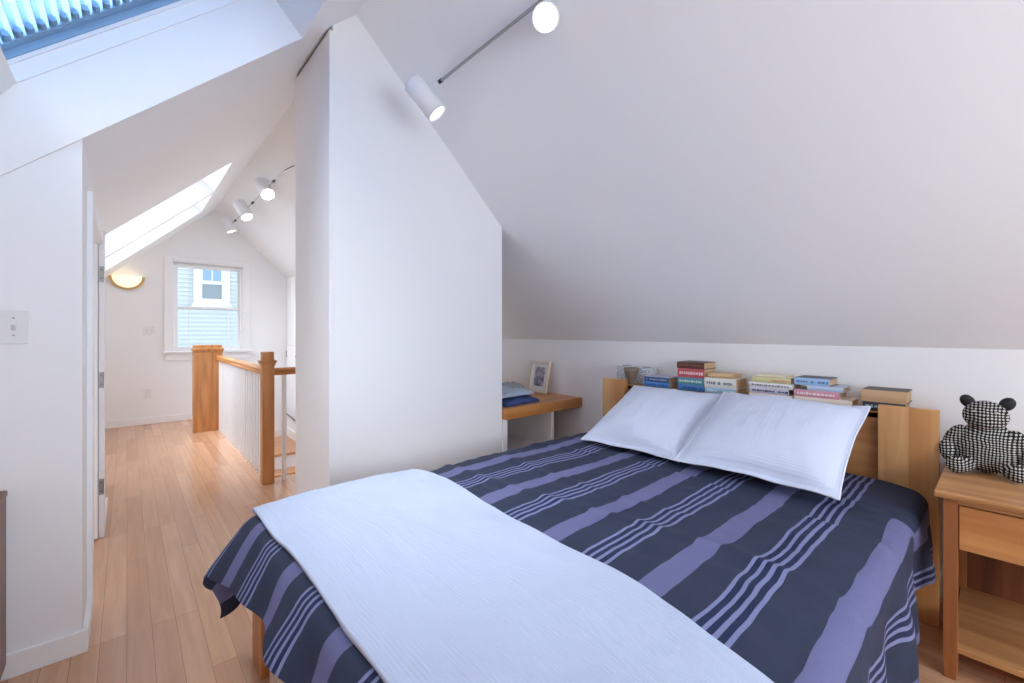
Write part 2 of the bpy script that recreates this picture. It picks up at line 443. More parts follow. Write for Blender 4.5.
def well(mb, h, nlow, slow, nup):
    """shaft walls of a skylight from the ceiling up to the frame"""
    lo = [(h[0], zl(h[0])), None]; x0, x1, y0, y1 = h
    lowc, upc = (x0, zl(x0)), (x1, zl(x1))
    sl = sk(slow, nlow, 0); su = sk(s_of(x1), nup, 0)
    lowf, upf = (sl[0], sl[2]), (su[0], su[2])
    poly = [lowc, upc, upf, lowf]
    for y in (y0, y1): mb.quad(*[(p[0], y, p[1]) for p in poly])
    mb.quad((lowc[0], y0, lowc[1]), (lowf[0], y0, lowf[1]), (lowf[0], y1, lowf[1]), (lowc[0], y1, lowc[1]))
    mb.quad((upc[0], y0, upc[1]), (upf[0], y0, upf[1]), (upf[0], y1, upf[1]), (upc[0], y1, upc[1]))
    return slow, s_of(x1)
S1 = well(cl, H1, .2157, -.197, .2157)
S2 = well(cl, H2, .20, s_of(-.35), .20)
S3 = well(cl, H3, .20, s_of(-.35), .20)
struct(cl, 'ceiling_left', M['ceil'])
cr_ = MB()
cr_.quad((RX, YR-.1, RZ), (KX+.1, YR-.1, zr(KX+.1)), (KX+.1, YF+.1, zr(KX+.1)), (RX, YF+.1, RZ))
struct(cr_, 'ceiling_right', M['ceil'])

# ---- walls
KZ = zr(KX)
struct(box(KX, KX+TH, YR-.1, 3.4, -.05, KZ+.06), 'wall_right', M['wall'])
w = MB()   # wall facing the camera beside the hall mouth
w.prism([(XB-.1, -.05), (-.125, -.05), (-.125, zl(-.125)+.02), (XB-.1, zl(XB-.1)+.02)], 'Y', YN, YN+TH)
struct(w, 'wall_left', M['wall'])
struct(box(XB-TH, XB, YR-.1, YN+.05, -.05, zl(XB)+.06), 'wall_left_knee', M['wall'])
w = MB()   # hall side wall with the doorway
DY0, DY1, DZ = 2.60, 3.48, 1.715
top = zl(-.125)+.02
w.box(-.225, -.125, YN+TH, DY0, -.05, top); w.box(-.225, -.125, DY1, 3.98, -.05, top); w.box(-.225, -.125, DY0, DY1, DZ, top)
struct(w, 'wall_hall_left', M['wall'])
w = MB(); w.prism([(XH-.1, -.05), (-.225, -.05), (-.225, zl(-.225)+.02), (XH-.1, zl(XH-.1)+.02)], 'Y', 3.88, 3.98)
struct(w, 'wall_side_room', M['wall'])
struct(box(XH-TH, XH, 3.9, YF+.05, -.05, zl(XH)+.06), 'wall_hall_knee', M['wall'])
# end wall with window opening
WX, WXe, WZ, WZe = .470, 1.245, .935, 2.118
w = MB()
def gable(x0, x1, z0):
    pts = [(x0, z0), (x1, z0)]
    def zt(x): return (zl(x) if x < RX else zr(x))+.03
    top_ = [(x1, zt(x1))] + ([(RX, RZ+.03)] if x0 < RX < x1 else []) + [(x0, zt(x0))]
    return pts+top_
w.prism(gable(XH-.1, WX, -.05), 'Y', YF, YF+.14); w.prism(gable(WXe, KX+.1, -2.8), 'Y', YF, YF+.14)
w.box(WX, WXe, YF, YF+.14, -2.8, WZ); w.prism(gable(WX, WXe, WZe), 'Y', YF, YF+.14)
struct(w, 'wall_far', M['wall'])
w = MB(); w.box(XW, XW+TH, 3.3, YF+.05, -2.8, zr(XW)+.03)
struct(w, 'wall_stair', M['wall'])
w = MB(); w.prism([(1.93, -.05), (KX+.05, -.05), (KX+.05, zr(KX)+.0), (1.93, zr(1.93)+.03)], 'Y', 3.3, 3.4)
struct(w, 'wall_alcove', M['wall'])
# rear wall with a wide opening added to let in fill light (behind the viewer)
w = MB()
RW = (-.1, 2.0, .75, 2.05)
for a, b in ((XB-.1, RW[0]), (RW[1], KX+.1)):
    w.prism(gable(a, b, -.05), 'Y', YR-.12, YR)
w.box(RW[0], RW[1], YR-.12, YR, -.05, RW[2])
x0, x1 = RW[0], RW[1]
w.prism(gable(x0, x1, 1.86), 'Y', YR-.12, YR)
struct(w, 'wall_rear', M['wall'])

# ---- closet partition: hollow boards with a thin gap under the sloped ceiling on its hall side
BX0, BX1, BY0, BY1 = .776, 1.932, 2.29, 2.885
w = MB()
def ztop(x): return zl(x) if x < RX else zr(x)
w.prism([(BX0+.018, -.02), (BX1, -.02), (BX1, zr(BX1)+.02), (RX, RZ+.02), (BX0+.018, zl(BX0+.018)+.02)], 'Y', BY0, BY0+.03)
w.prism([(BX0+.018, -.02), (BX1, -.02), (BX1, zr(BX1)+.02), (RX, RZ+.02), (BX0+.018, zl(BX0+.018)+.02)], 'Y', BY1-.03, BY1)
w.box(BX1-.03, BX1, BY0+.03, BY1-.03, -.02, zr(BX1)+.02)
struct(w, 'wall_partition', M['wall'])
w = MB(); w.box(BX0, BX0+.018, BY0-.003, BY1+.003, -.01, zl(BX0)-.012)
struct(w, 'trim_1', M['wall'], bevel=.002)
# stair well lining
struct(box(WX0-.03, WX0, WY0, YF, -2.8, -.001), 'wall_well_side', M['wall'])
struct(box(WX0-.03, XW+.05, WY0-.03, WY0, -2.8, -.001), 'wall_well_near', M['wall'])
struct(box(.8, XW+.05, 3.3, YF, -2.9, -2.8), 'floor_below', M['floor'])

# ---- baseboards
def base(x0, x1, y0, y1, name):
    b_ = MB(); b_.box(x0, x1, y0, y1, 0, .087)
    struct(b_, name, M['trim'], bevel=.004)
base(XB, -.108, YN-.012, YN, 'baseboard_left')
base(-.125, -.108, YN-.011, DY0-.09, 'baseboard_hall')
base(-.125, -.096, DY1+.10, 3.98, 'baseboard_hall_far')
base(XH, WX0-.02, YF-.015, YF, 'baseboard_far')
base(XH, XH+.015, 3.98, YF-.015, 'baseboard_hall_knee')
base(KX-.015, KX, YR, 3.3, 'baseboard_right')
base(XB, XB+.015, YR, YN-.015, 'baseboard_left_knee')

# ---- side room doorway: casing, jamb, door swung into the side room
t1 = MB()
t1.box(-.125, -.106, DY0-.09, DY0-.006, 0, DZ+.065)
struct(t1, 'trim_2', M['trim'], bevel=.003)
struct(box(-.125, -.097, DY1+.006, DY1+.10, 0, DZ+.065), 'trim_3', M['trim'], bevel=.003)
struct(box(-.125, -.106, DY0-.006, DY1+.006, DZ+.006, DZ+.065), 'trim_4', M['trim'], bevel=.003)
jb = MB(); jb.box(-.122, -.098, DY1-.004, DY1+.006, 0, DZ); jb.box(-.23, -.108, DY0-.006, DY0+.012, 0, DZ); jb.box(-.23, -.108, DY0, DY1, DZ-.012, DZ+.006)
struct(jb, 'trim_5', M['trim'])
d = box(-.87, -.125, DY1-.045, DY1-.008, .012, DZ-.015).build('door_1', M['trim'], loc=(-.235, DY1-.02, 0), bevel=.002); d['kind'] = 'structure'
for hz_ in (.295, .915, 1.53):
    h = MB(); h.box(-.1205, -.1045, DY1-.0065, DY1-.0035, hz_-.045, hz_+.045); h.cyl((-.1025, DY1-.007, hz_-.045), (-.1025, DY1-.007, hz_+.045), .0028, n=10)
    hg = h.build('hinge', M['hinge'], d)
    sc_ = MB()
    for k in (-.025, .025): sc_.cyl((-.112, DY1-.0085, hz_+k), (-.112, DY1-.0060, hz_+k), .0035, n=10)
    sc_.build('screw', M['dark'], hg)
kn = MB(); kn.lathe((-.80, DY1-.045, .92), (0, -1, 0), [(0, .028), (.008, .028), (.012, .012), (.035, .012), (.045, .026), (.06, .026), (.068, 0)])
kn.build('door_knob', M['hinge'], d, smooth=True)

# ---- hall window
wf = MB()
CW = .105
wf.box(WX-CW, WX, YF-.022, YF, WZ-.02, WZe+.070); wf.box(WXe, WXe+CW, YF-.022, YF, WZ-.02, WZe+.070); wf.box(WX, WXe, YF-.022, YF, WZe, WZe+.070)
win = wf.build('window_1', M['trim'], loc=(0, YF, WZ), bevel=.003); win['kind'] = 'structure'
box(WX-CW-.015, WXe+CW+.015, YF-.06, YF, WZ-.035, WZ-.005).build('window_sill', M['trim'], win, bevel=.006)
box(WX-CW+.01, WXe+CW-.01, YF-.02, YF, WZ-.125, WZ-.036).build('window_apron', M['trim'], win, bevel=.003)
jm = MB(); jm.box(WX-.001, WX+.012, YF-.005, YF+.14, WZ, WZe); jm.box(WXe-.012, WXe+.001, YF-.005, YF+.14, WZ, WZe)
jm.box(WX, WXe, YF-.005, YF+.14, WZe-.03, WZe+.001); jm.box(WX, WXe, YF-.005, YF+.15, WZ-.01, WZ+.012)
jm.build('window_frame', M['trim'], win)
zm = 1.512
def sash(z0, z1, y, n):
    s_ = MB(); a, b_ = WX+.012, WXe-.012
    s_.box(a, a+.03, y, y+.03, z0, z1); s_.box(b_-.03, b_, y, y+.03, z0, z1); s_.box(a+.03, b_-.03, y, y+.03, z0, z0+.034); s_.box(a+.03, b_-.03, y, y+.03, z1-.03, z1)
    o = s_.build(n, M['trim'], win)
    box(a+.03, b_-.03, y+.012, y+.016, z0+.03, z1-.03).build('pane', M['glass'], o)
sash(zm-.018, WZe-.03, YF+.085, 'sash'); sash(WZ+.012, zm+.018, YF+.05, 'sash')
lk = MB(); lk.box(.83, .88, YF+.043, YF+.075, zm+.018, zm+.03); lk.build('sash_lock', M['plate'], win, bevel=.003)
# raised blind with its cords
vb = thing('window_blind', 'slim white blind drawn right up under the head of the hall window', 'blind', (.85, YF+.03, WZe-.04))
box(WX-.012, WXe+.012, YF-.05, YF-.0235, WZe-.008, WZe+.024).build('head_rail', M['plate'], vb, bevel=.003)
sb = MB()
for k in range(6): sb.box(WX-.006, WXe+.006, YF-.049, YF-.0245, WZe-.0125-k*.003, WZe-.0105-k*.003)
sb.build('gathered_slat', M['plate'], vb)
box(WX-.006, WXe+.006, YF-.049, YF-.0245, WZe-.042, WZe-.0295).build('bottom_rail', M['plate'], vb, bevel=.003)
for cx, zb in ((.62, 1.0), (1.055, .985), (1.10, .97)):
    c_ = MB(); c_.cyl((cx, YF-.037, WZe-.042), (cx, YF-.037, zb), .002, n=8); c_.cyl((cx, YF-.037, zb-.03), (cx, YF-.037, zb), .005, .003, n=10)
    c_.build('cord', M['plate'], vb)

# ---- roof windows
def skylight(name, S, ya, yb, n0, jamb_mat):
    s0, s1 = S
    f = MB()
    # stepped reveal: (n0, inset) rings toward the glass
    def ring(na, nb, ins, wd):
        a, b_ = s0+ins, s1-ins; c, e = ya+ins, yb-ins
        for (p, q, r, t_) in ((a-wd, b_+wd, e, e+wd), (a-wd, b_+wd, c-wd, c), (a-wd, a, c, e), (b_, b_+wd, c, e)):
            vs = [sk(p, na, r), sk(q, na, r), sk(q, na, t_), sk(p, na, t_), sk(p, nb, r), sk(q, nb, r), sk(q, nb, t_), sk(p, nb, t_)]
            f.add(vs, [(3, 2, 1, 0), (4, 5, 6, 7), (0, 1, 5, 4), (1, 2, 6, 5), (2, 3, 7, 6), (3, 0, 4, 7)])
    ring(n0, n0+.05, .006, .05); ring(n0+.05, n0+.062, .014, .06)
    o = f.build(name, M['trim'], loc=sk((s0+s1)/2, n0, (ya+yb)/2)); o['kind'] = 'structure'
    f = MB(); ring(n0+.062, n0+.085, .022, .06); ring(n0+.085, n0+.19, .05, .06)
    f.build('sash', jamb_mat, o)
    g = MB(); a, b_, c, e = s0+.02, s1-.02, ya+.02, yb-.02
    g.add([sk(a, n0+.16, c), sk(b_, n0+.16, c), sk(b_, n0+.16, e), sk(a, n0+.16, e), sk(a, n0+.165, c), sk(b_, n0+.165, c), sk(b_, n0+.165, e), sk(a, n0+.165, e)],
          [(3, 2, 1, 0), (4, 5, 6, 7), (0, 1, 5, 4), (1, 2, 6, 5), (2, 3, 7, 6), (3, 0, 4, 7)])
    g.build('pane', M['glass'], o)
    return o
skylight('window_2', S1, H1[2], H1[3], .2157, M['skytint_rail'])
skylight('window_3', S2, H2[2], H2[3], .20, M['trim'])
skylight('window_4', S3, H3[2], H3[3], .20, M['trim'])
# slatted blind in the bedroom roof window
s0, s1 = S1; nb_ = .2157+.105
sbl = thing('skylight_blind', 'slatted blind with daylight blue in its colour inside the roof window above the bed side of the room', 'blind', sk((s0+s1)/2, nb_, 1.6))
ya, yb = H1[2]+.056, H1[3]-.056
k = 0; s = s0+.075
sl_proto = None
while s < s1-.06:
    m_ = MB(); c = sk(s, nb_, 0)
    ang = math.radians(38); wd = .021
    pts = []
    for q in (-1, -.5, 0, .5, 1):
        ds = q*wd*math.cos(ang)/1; dn = q*wd*math.sin(ang)+.003*(1-q*q)
        pts.append((s+ds/1, nb_+dn))
    lower = [(a-.0008*math.sin(ang), b_-.0012) for a, b_ in pts]
    poly = pts+lower[::-1]
    vs = [sk(a, b_, ya) for a, b_ in poly]+[sk(a, b_, yb) for a, b_ in poly]; n = len(poly)
    m_.add(vs, [tuple(range(n-1, -1, -1)), tuple(range(n, 2*n))]+[(i, (i+1) % n, n+(i+1) % n, n+i) for i in range(n)])
    m_.build('slat', M['blind'], sbl)
    c_ = MB(); c_.cyl(sk(s+.003, nb_-.006, yb-.035), sk(s+.003, nb_-.006, yb), .011, .011, n=14)
    c_.build('slat_clip', M['blind'], sbl, smooth=False)
    s += .037
sr = MB()
a, b_ = s0+.052, s1-.052
for y0_, y1_ in ((yb-.004, yb+.006), (ya-.006, ya+.004)):
    vs = [sk(a, nb_-.018, y0_), sk(b_, nb_-.018, y0_), sk(b_, nb_-.018, y1_), sk(a, nb_-.018, y1_), sk(a, nb_+.018, y0_), sk(b_, nb_+.018, y0_), sk(b_, nb_+.018, y1_), sk(a, nb_+.018, y1_)]
    m_ = MB(); m_.add(vs, [(3, 2, 1, 0), (4, 5, 6, 7), (0, 1, 5, 4), (1, 2, 6, 5), (2, 3, 7, 6), (3, 0, 4, 7)])
    m_.build('side_rail', M['skytint_rail'], sbl)

# ---- neighbouring house seen through the hall window
nh = thing('neighbour_house', 'pale clapboard house with a white framed window seen through the hall window', 'house', (1.2, 10.4, -2.8))
w = MB(); HY = 10.3
z = -1.0
while z < 5.0:
    w.prism([(HY+.002, z+.082), (HY-.036, z), (HY+.1, z), (HY+.1, z+.082)], 'X', -2.2, 4.5); z += .082
w.build('siding', M['clap'], nh); HY = 10.262
nw = MB()
def ring2(x0, x1, z0, z1, wd, y0, y1, mb):
    mb.box(x0, x0+wd, y0, y1, z0, z1); mb.box(x1-wd, x1, y0, y1, z0, z1); mb.box(x0+wd, x1-wd, y0, y1, z1-wd, z1); mb.box(x0+wd, x1-wd, y0, y1, z0, z0+wd)
ring2(.95, 1.54, 1.70, 2.62, .10, HY-.05, HY, nw); nw.box(.92, 1.57, HY-.08, HY, 1.66, 1.72)
nf = nw.build('window_frame', M['trim'], nh, bevel=.004)
n2 = MB(); ring2(1.05, 1.44, 2.13, 2.52, .045, HY-.03, HY-.005, n2); n2.box(1.235, 1.255, HY-.03, HY-.005, 2.17, 2.48)
n2.build('sash', M['trim'], nf); n3 = MB(); ring2(1.05, 1.44, 1.79, 2.14, .035, HY-.04, HY-.01, n3); n3.build('sash', M['trim'], nf)
box(1.08, 1.41, HY-.015, HY-.01, 2.16, 2.49).build('pane', M['nbglass'], nf)
box(1.075, 1.415, HY-.02, HY-.015, 1.81, 2.11).build('screen', M['nbscreen'], nf)

# ---- stairs (winding down beside the railing)
st = MB()
lv = [(-.4, 6.23, YF)]
y = 6.23; z = -.4
stairs = thing('staircase', 'flight of wooden treads and white risers going down behind the railing', 'stairs', (1.35, 5.2, -2.8))
box(WX0+.002, XW-.002, 6.23, YF-.002, -.43, -.4).build('landing', M['tread'], stairs)
box(WX0+.002, XW-.002, 6.255, 6.27, -.6, -.43).build('riser', M['trim'], stairs)
for k in range(1, 10):
    z1_ = -.4-.2*k; y1_ = 6.23-.235*k+.03
    box(WX0+.002, XW-.002, y1_-.03, y1_+.23, z1_-.03, z1_).build('tread', M['tread'], stairs, bevel=.005)
    box(WX0+.002, XW-.002, y1_, y1_+.015, z1_-.2, z1_-.03).build('riser', M['trim'], stairs)
box(WX0+.27, XW-.018, YF-.015, YF-.002, -.4, -.29).build('skirt_board', M['trim'], stairs, bevel=.003)
sk2 = MB(); sk2.prism([(YF-.015, -.4), (YF-.015, -.27), (6.25, -.27), (4.2, -2.02), (4.2, -2.25)], 'X', XW-.016, XW-.002)
sk2.build('skirt_board', M['trim'], stairs)
# steps up from the landing to the hall
for k, (xa, za) in enumerate(((WX0-.02, -.2),)):
    box(WX0+.002, WX0+.25, 6.26, YF-.016, -.4, za-.03).build('riser', M['trim'], stairs); box(WX0+.002, WX0+.27, 6.25, YF-.016, za-.03, za).build('tread', M['tread'], stairs, bevel=.005)
hr = thing('stair_trim_rail', 'thin dark trim line built as a rail along the white stair wall', 'handrail', (XW-.05, 6.5, -.2))  # wall trim line, modelled as a round rail on brackets
m_ = MB(); m_.cyl((XW-.05, 7.25, -.03), (XW-.05, 6.40, -.09), .011, n=12); m_.cyl((XW-.05, 6.40, -.09), (XW-.05, 4.5, -1.58), .011, n=12)
m_.build('rail', M['hinge'], hr, smooth=True)
for yy, zz in ((7.1, -.04), (5.9, -.482)):
    m_ = MB(); m_.cyl((XW-.05, yy, zz-.01), (XW+.001, yy, zz-.05), .006, n=8); m_.build('bracket', M['dark'], hr)

# crawl space door low on the stair wall
cd = box(XW-.010, XW, 6.30, 7.285, .02, .985).build('door_2', M['trim'], loc=(XW, 6.8, .3), bevel=.003); cd['kind'] = 'structure'
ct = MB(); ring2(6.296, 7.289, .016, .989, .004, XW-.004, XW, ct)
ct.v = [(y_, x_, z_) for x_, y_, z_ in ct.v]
ct.build('shadow_gap_strip', M['hinge'], cd)  # dark grey strip stands in for the shadow gap round the door
m_ = MB(); m_.lathe((XW-.010, 6.72, .835), (-1, 0, 0), [(0, .008), (.012, .006), (.018, .014), (.026, .012), (.03, 0)], n=14); m_.build('knob', M['dark'], cd, smooth=True)
m_ = MB(); m_.box(XW-.014, XW-.010, 7.255, 7.285, .80, .90); m_.build('hinge', M['hinge'], cd)

# ---- railing
rl = thing('stair_railing', 'white balustrade with oak handrail and two oak newel posts in the hall', 'railing', (.83, 5.0, 0))
def post(x, y, h, wx, wy, mat, cap, shoulder):
    m_ = MB(); m_.box(x-wx, x+wx, y-wy, y+wy, 0, h); p = m_.build('newel_post', mat, rl, bevel=.003)
    m_ = MB(); m_.box(x-wx-.016, x+wx+.016, y-wy-.016, y+wy+.016, h, h+.012)
    m_.box(x-wx-.010, x+wx+.010, y-wy-.010, y+wy+.010, h-.014, h)
    m_.box(x-wx-.006, x+wx+.006, y-wy-.006, y+wy+.006, h-.028, h-.014); m_.build('collar', mat, p, bevel=.003)
    m_ = MB(); a = shoulder
    m_.add([(x-wx, y-wy, h+.012), (x+wx, y-wy, h+.012), (x+wx, y+wy, h+.012), (x-wx, y+wy, h+.012),
            (x-wx+a, y-wy+a, h+.03), (x+wx-a, y-wy+a, h+.03), (x+wx-a, y+wy-a, h+.03), (x-wx+a, y+wy-a, h+.03),
            (x-wx+a, y-wy+a, h+cap), (x+wx-a, y-wy+a, h+cap), (x+wx-a, y+wy-a, h+cap), (x-wx+a, y+wy-a, h+cap)],
           [(3, 2, 1, 0), (0, 1, 5, 4), (1, 2, 6, 5), (2, 3, 7, 6), (3, 0, 4, 7), (4, 5, 9, 8), (5, 6, 10, 9), (6, 7, 11, 10), (7, 4, 8, 11), (8, 9, 10, 11)])
    m_.build('cap', mat, p, bevel=.003)
    return p
post(.832, 3.862, .955, .042, .042, M['oak_z'], .080, .002)
post(.730, 6.375, .975, .144, .07, M['oak_z'], .055, .004)
m_ = MB(); prof = [(-.03, .848), (.03, .848), (.03, .862), (.024, .872), (.034, .882), (.032, .896), (.018, .904), (-.018, .904), (-.032, .896), (-.034, .882), (-.024, .872), (-.03, .862)]
m_.prism([(.842+a, b_) for a, b_ in prof], 'Y', 3.90, 6.31); m_.build('handrail', M['oak_y'], rl)
nb2 = 22
for k in range(nb2):
    yb_ = 4.0+k*(6.25-4.0)/(nb2-1)
    m_ = MB(); m_.box(.828, .856, yb_-.014, yb_+.014, 0, .85); m_.build('baluster', M['trim'], rl, bevel=.002)
rl2 = thing('landing_railing', 'short oak handrail on white balusters between newel post and closet corner', 'railing', (1.2, 3.86, 0))
m_ = MB(); m_.prism([(3.862+a, b_) for a, b_ in prof], 'X', .8745, XW-.002); m_.build('handrail', M['oak_x'], rl2)
for k in range(7):
    xb_ = .952+k*.125
    box(xb_-.014, xb_+.014, 3.848, 3.876, 0, .85).build('baluster', M['trim'], rl2, bevel=.002)

# ---- wall plates
def plate(name, label, cat, x, y, z, wx, wz, toggles, kind):
    p = thing(name, label, cat, (x, y, z))
    box(x-wx, x+wx, y-.006, y, z-wz, z+wz).build('cover_plate', M['plate'], p, bevel=.0025)
    for dx in toggles:
        if kind == 'switch':
            box(x+dx-.006, x+dx+.006, y-.0075, y-.005, z-.013, z+.013).build('surround', M['plate2'], p)
            t_ = MB(); t_.prism([(y-.006, z-.010), (y-.019, z+.006), (y-.017, z+.014), (y-.006, z+.011)], 'X', x+dx-.0045, x+dx+.0045); t_.build('toggle', M['plate'], p)
            for dz in (-.03, .03):
                s_ = MB(); s_.cyl((x+dx, y-.0075, z+dz), (x+dx, y-.005, z+dz), .003, n=10); s_.build('screw', M['hinge'], p)
        else:
            for dz in (-.02, .02):
                s_ = MB(); s_.cyl((x, y-.0075, z+dz), (x, y-.005, z+dz), .0165, n=18); f_ = s_.build('socket_face', M['plate'], p)
                s_ = MB(); s_.box(x-.008, x-.006, y-.0082, y-.0074, z+dz-.005, z+dz+.006); s_.box(x+.006, x+.008, y-.0082, y-.0074, z+dz-.005, z+dz+.006)
                s_.build('slot', M['slot'], f_)
plate('light_switch', 'single white toggle switch on the wall beside the hall mouth', 'switch', -.2945, YN, 1.2145, .0365, .06, (0,), 'switch')
plate('light_switch', 'white double toggle switch on the end wall below the sconce', 'switch', .218, YF, 1.21, .057, .057, (-.023, .023), 'switch')
plate('wall_outlet', 'white wall outlet low on the end wall of the hall', 'outlet', .194, YF, .389, .036, .057, (0,), 'outlet')

# ---- sconce
sx, sz, sr_ = .002, 1.883, .172
sc1 = thing('wall_sconce', 'half-bowl wall sconce with brass rim glowing warm beside the hall window', 'lamp', (sx, YF, sz-.15))
g = MB(); nu, nv = 24, 10; vs = []; fs = []
for j in range(nv+1):
    ph = math.pi*j/nv
    for i in range(nu+1):
        th = math.pi+math.pi*i/nu   # lower half circle
        # quarter-sphere bowl standing off the wall
        r = sr_
        x = r*math.cos(th); zz = r*math.sin(th)
        dep = j/nv
        rr = math.sqrt(max(0, 1-dep*dep))
        vs.append((sx+x*rr*.835, YF-.012-.085*dep, sz+zz*rr*.835))
for j in range(nv):
    for i in range(nu):
        a = j*(nu+1)+i; fs.append((a, a+1, a+nu+2, a+nu+1))
g.add(vs, fs); g.build('glass_shade', M['sconce'], sc1, smooth=True)
g = MB(); prof = []
for i in range(nu+1):
    th = math.pi+math.pi*i/nu
    for (r, yy) in ((sr_, YF-.03), (sr_, YF-.001), (sr_*.88, YF-.001), (sr_*.83, YF-.03)):
        g.v.append((sx+r*math.cos(th), yy, sz+r*math.sin(th)*.98))
for i in range(nu):
    for q in range(4):
        a = i*4+q; b_ = i*4+(q+1) % 4; g.f.append((a, b_, b_+4, a+4))
g.f.append((0, 1, 2, 3)); g.f.append((nu*4+3, nu*4+2, nu*4+1, nu*4))
g.build('rim', M['brass'], sc1, smooth=False)

# ---- spotlights on rods under the slope
def spot_head(root, c, d, L, r, wlight, spotpow):
    """cylinder lamp: back end c, pointing along d"""
    d = Vector(d).normalized(); c = Vector(c); f = c+d*L
    m_ = MB(); m_.lathe(c, d, [(0, 0), (0, r*.86), (.006, r*.98), (.012, r), (L, r), (L, r*.93), (L-.018, r*.9), (L-.018, 0)], n=32)
    o = m_.build('lamp_head', M['lampwhite'], root, smooth=False)
    for p in o.data.polygons: p.use_smooth = len(p.vertices) == 4 and True
    m_ = MB(); m_.lathe(f-d*.017, d, [(0, r*.88), (.006, r*.7), (.011, r*.35), (.012, 0)], n=28); m_.build('lens', M['lampglow'], o, smooth=True)
    if spotpow:
        l = bpy.data.lights.new('spot_bulb', 'SPOT'); l.energy = spotpow; l.color = (1, .86, .68); l.spot_size = math.radians(62); l.spot_blend = .6; l.shadow_soft_size = .03
        lo = bpy.data.objects.new('spot_bulb', l); COL.objects.link(lo); lo.location = f+d*.01
        lo.rotation_euler = d.to_track_quat('-Z', 'Y').to_euler()
def stem(root, a, b_, r=.006, mat='steel'):
    m_ = MB(); m_.cyl(a, b_, r, n=12); return m_.build('stem', M[mat], root, smooth=False)
RODX = 1.236; RODZ = zr(RODX)-.062
tl = thing('track_spotlight', 'two white cylinder spotlights on a steel rod above the bed', 'lamp', (RODX, 1.5, RODZ))
m_ = MB(); m_.cyl((RODX, .55, RODZ), (RODX, 1.965, RODZ), .0075, n=14); m_.build('rod', M['steel'], tl)
for yy in (.62, 1.22):
    m_ = MB(); m_.cyl((RODX, yy, RODZ), (RODX+.045, yy, zr(RODX+.045)+.002), .006, n=10); m_.build('standoff', M['lampwhite'], tl)
m_ = MB(); m_.cyl((RODX, 1.955, RODZ), (RODX, 1.985, RODZ), .0105, n=14); m_.build('rod_joint', M['dark'], tl)
m_ = MB(); m_.cyl((RODX, 1.98, RODZ), (RODX-.025, 2.06, RODZ-.01), .011, n=14); m_.build('swivel', M['lampwhite'], tl)
A_ = math.atan2(512-126.86, 435.72)
FW = Vector((math.sin(A_), math.cos(A_), 0)); RT = Vector((math.cos(A_), -math.sin(A_), 0)); UP = Vector((0, 0, 1))
def at(u, v, dep): return Vector((0, 0, 1.2))+(FW+RT*((u-512)/435.72)+UP*((330.88-v)/435.72))*dep
f1, b1 = at(437.5, 114, 2.215), at(412, 82, 2.20)
spot_head(tl, b1, f1-b1, (f1-b1).length, .052, 0, 4)
d2 = (FW*-.81-RT*.12-UP*.56).normalized(); f2 = at(545.4, 17.6, 1.66)
spot_head(tl, f2-d2*.15, d2, .15, .052, 0, 4)
m_ = MB(); m_.cyl(f2-d2*.08, (RODX, (f2-d2*.08).y, RODZ), .010, n=14); m_.build('swivel', M['lampwhite'], tl)
HRX = 1.055; HRZ = zr(HRX)-.115
hl = thing('track_spotlight', 'three small white cylinder spotlights on a cable in the hall', 'lamp', (HRX, 5.7, HRZ))
m_ = MB(); m_.cyl((HRX, 4.25, HRZ), (HRX, 7.0, HRZ), .004, n=10); m_.build('rod', M['steel'], hl)
m_ = MB(); m_.cyl((HRX, 4.26, HRZ), (HRX+.07, 4.22, zr(HRX+.07)+.002), .004, n=8); m_.build('standoff', M['dark'], hl)
for (fu, fv), (bu, bv), dep, ddep, rr_, pw in (((268.3, 195), (260.0, 183.0), 4.36, .14, .066, 5), ((247.3, 217.7), (239.2, 202.8), 5.05, .06, .066, 5), ((231.5, 232), (226.0, 218), 5.85, -.03, .066, 4)):
    f_, k_ = at(fu, fv, dep-ddep/2), at(bu, bv, dep+ddep/2)
    spot_head(hl, k_, f_-k_, (f_-k_).length, rr_, 0, pw)
    mid = (f_+k_)/2
    m_ = MB(); m_.cyl((HRX, mid.y-.30, HRZ), (HRX, mid.y-.24, HRZ), .012, n=10); m_.build('rod_joint', M['dark'], hl)
    m_ = MB(); m_.cyl((HRX, mid.y, HRZ), mid, .008, n=10); m_.build('swivel', M['dark'], hl)

# ------------------------------------------------------------------ bed
HX = 2.46
bed = thing('bed', 'maple bed with a tall panel headboard and plank legs', 'bed', (1.4, 1.05, 0))
hb0, hb1 = .176, 1.838
for a, b_ in ((hb0, hb0+.192), (hb1-.176, hb1)):
    mid = (a+b_)/2-.004
    box(HX, HX+.035, a, mid, 0, .876).build('headboard_post', M['headb_f'], bed, bevel=.001)
    box(HX, HX+.035, mid, b_, 0, .876).build('headboard_post', M['headb'], bed, bevel=.001)
box(HX+.036, HX+.06, hb0+.10, hb1-.10, .12, .838).build('headboard_panel', M['headb_h'], bed, bevel=.002)
box(HX+.036, KX-.02, hb0+.02, hb1-.02, .812, .84).build('headboard_ledge', M['headb_h'], bed, bevel=.002)
box(KX-.05, KX-.022, hb0+.05, hb1-.05, 0, .812).build('headboard_back', M['headb_h'], bed)
box(.345, .372, 1.690, 1.832, 0, .25).build('leg', M['oak_z'], bed, bevel=.003)
box(.345, .372, .310, .460, 0, .25).build('leg', M['oak_z'], bed, bevel=.003)
for y0_ in (1.76, .30):
    box(.401, HX-.002, y0_, y0_+.025, .15, .228).build('side_rail', M['headb_h'], bed, bevel=.002)
box(.373, .40, .335, 1.76, .15, .258).build('foot_rail', M['headb_h'], bed, bevel=.002)
box(.401, HX-.002, .32, 1.775, .23, .26).build('slat_base', M['headb_h'], bed)
mt = box(.404, HX-.01, .305, 1.78, .262, .500).build('mattress', M['mattress'], loc=(1.4, 1.05, .262), bevel=.05, seg=4)
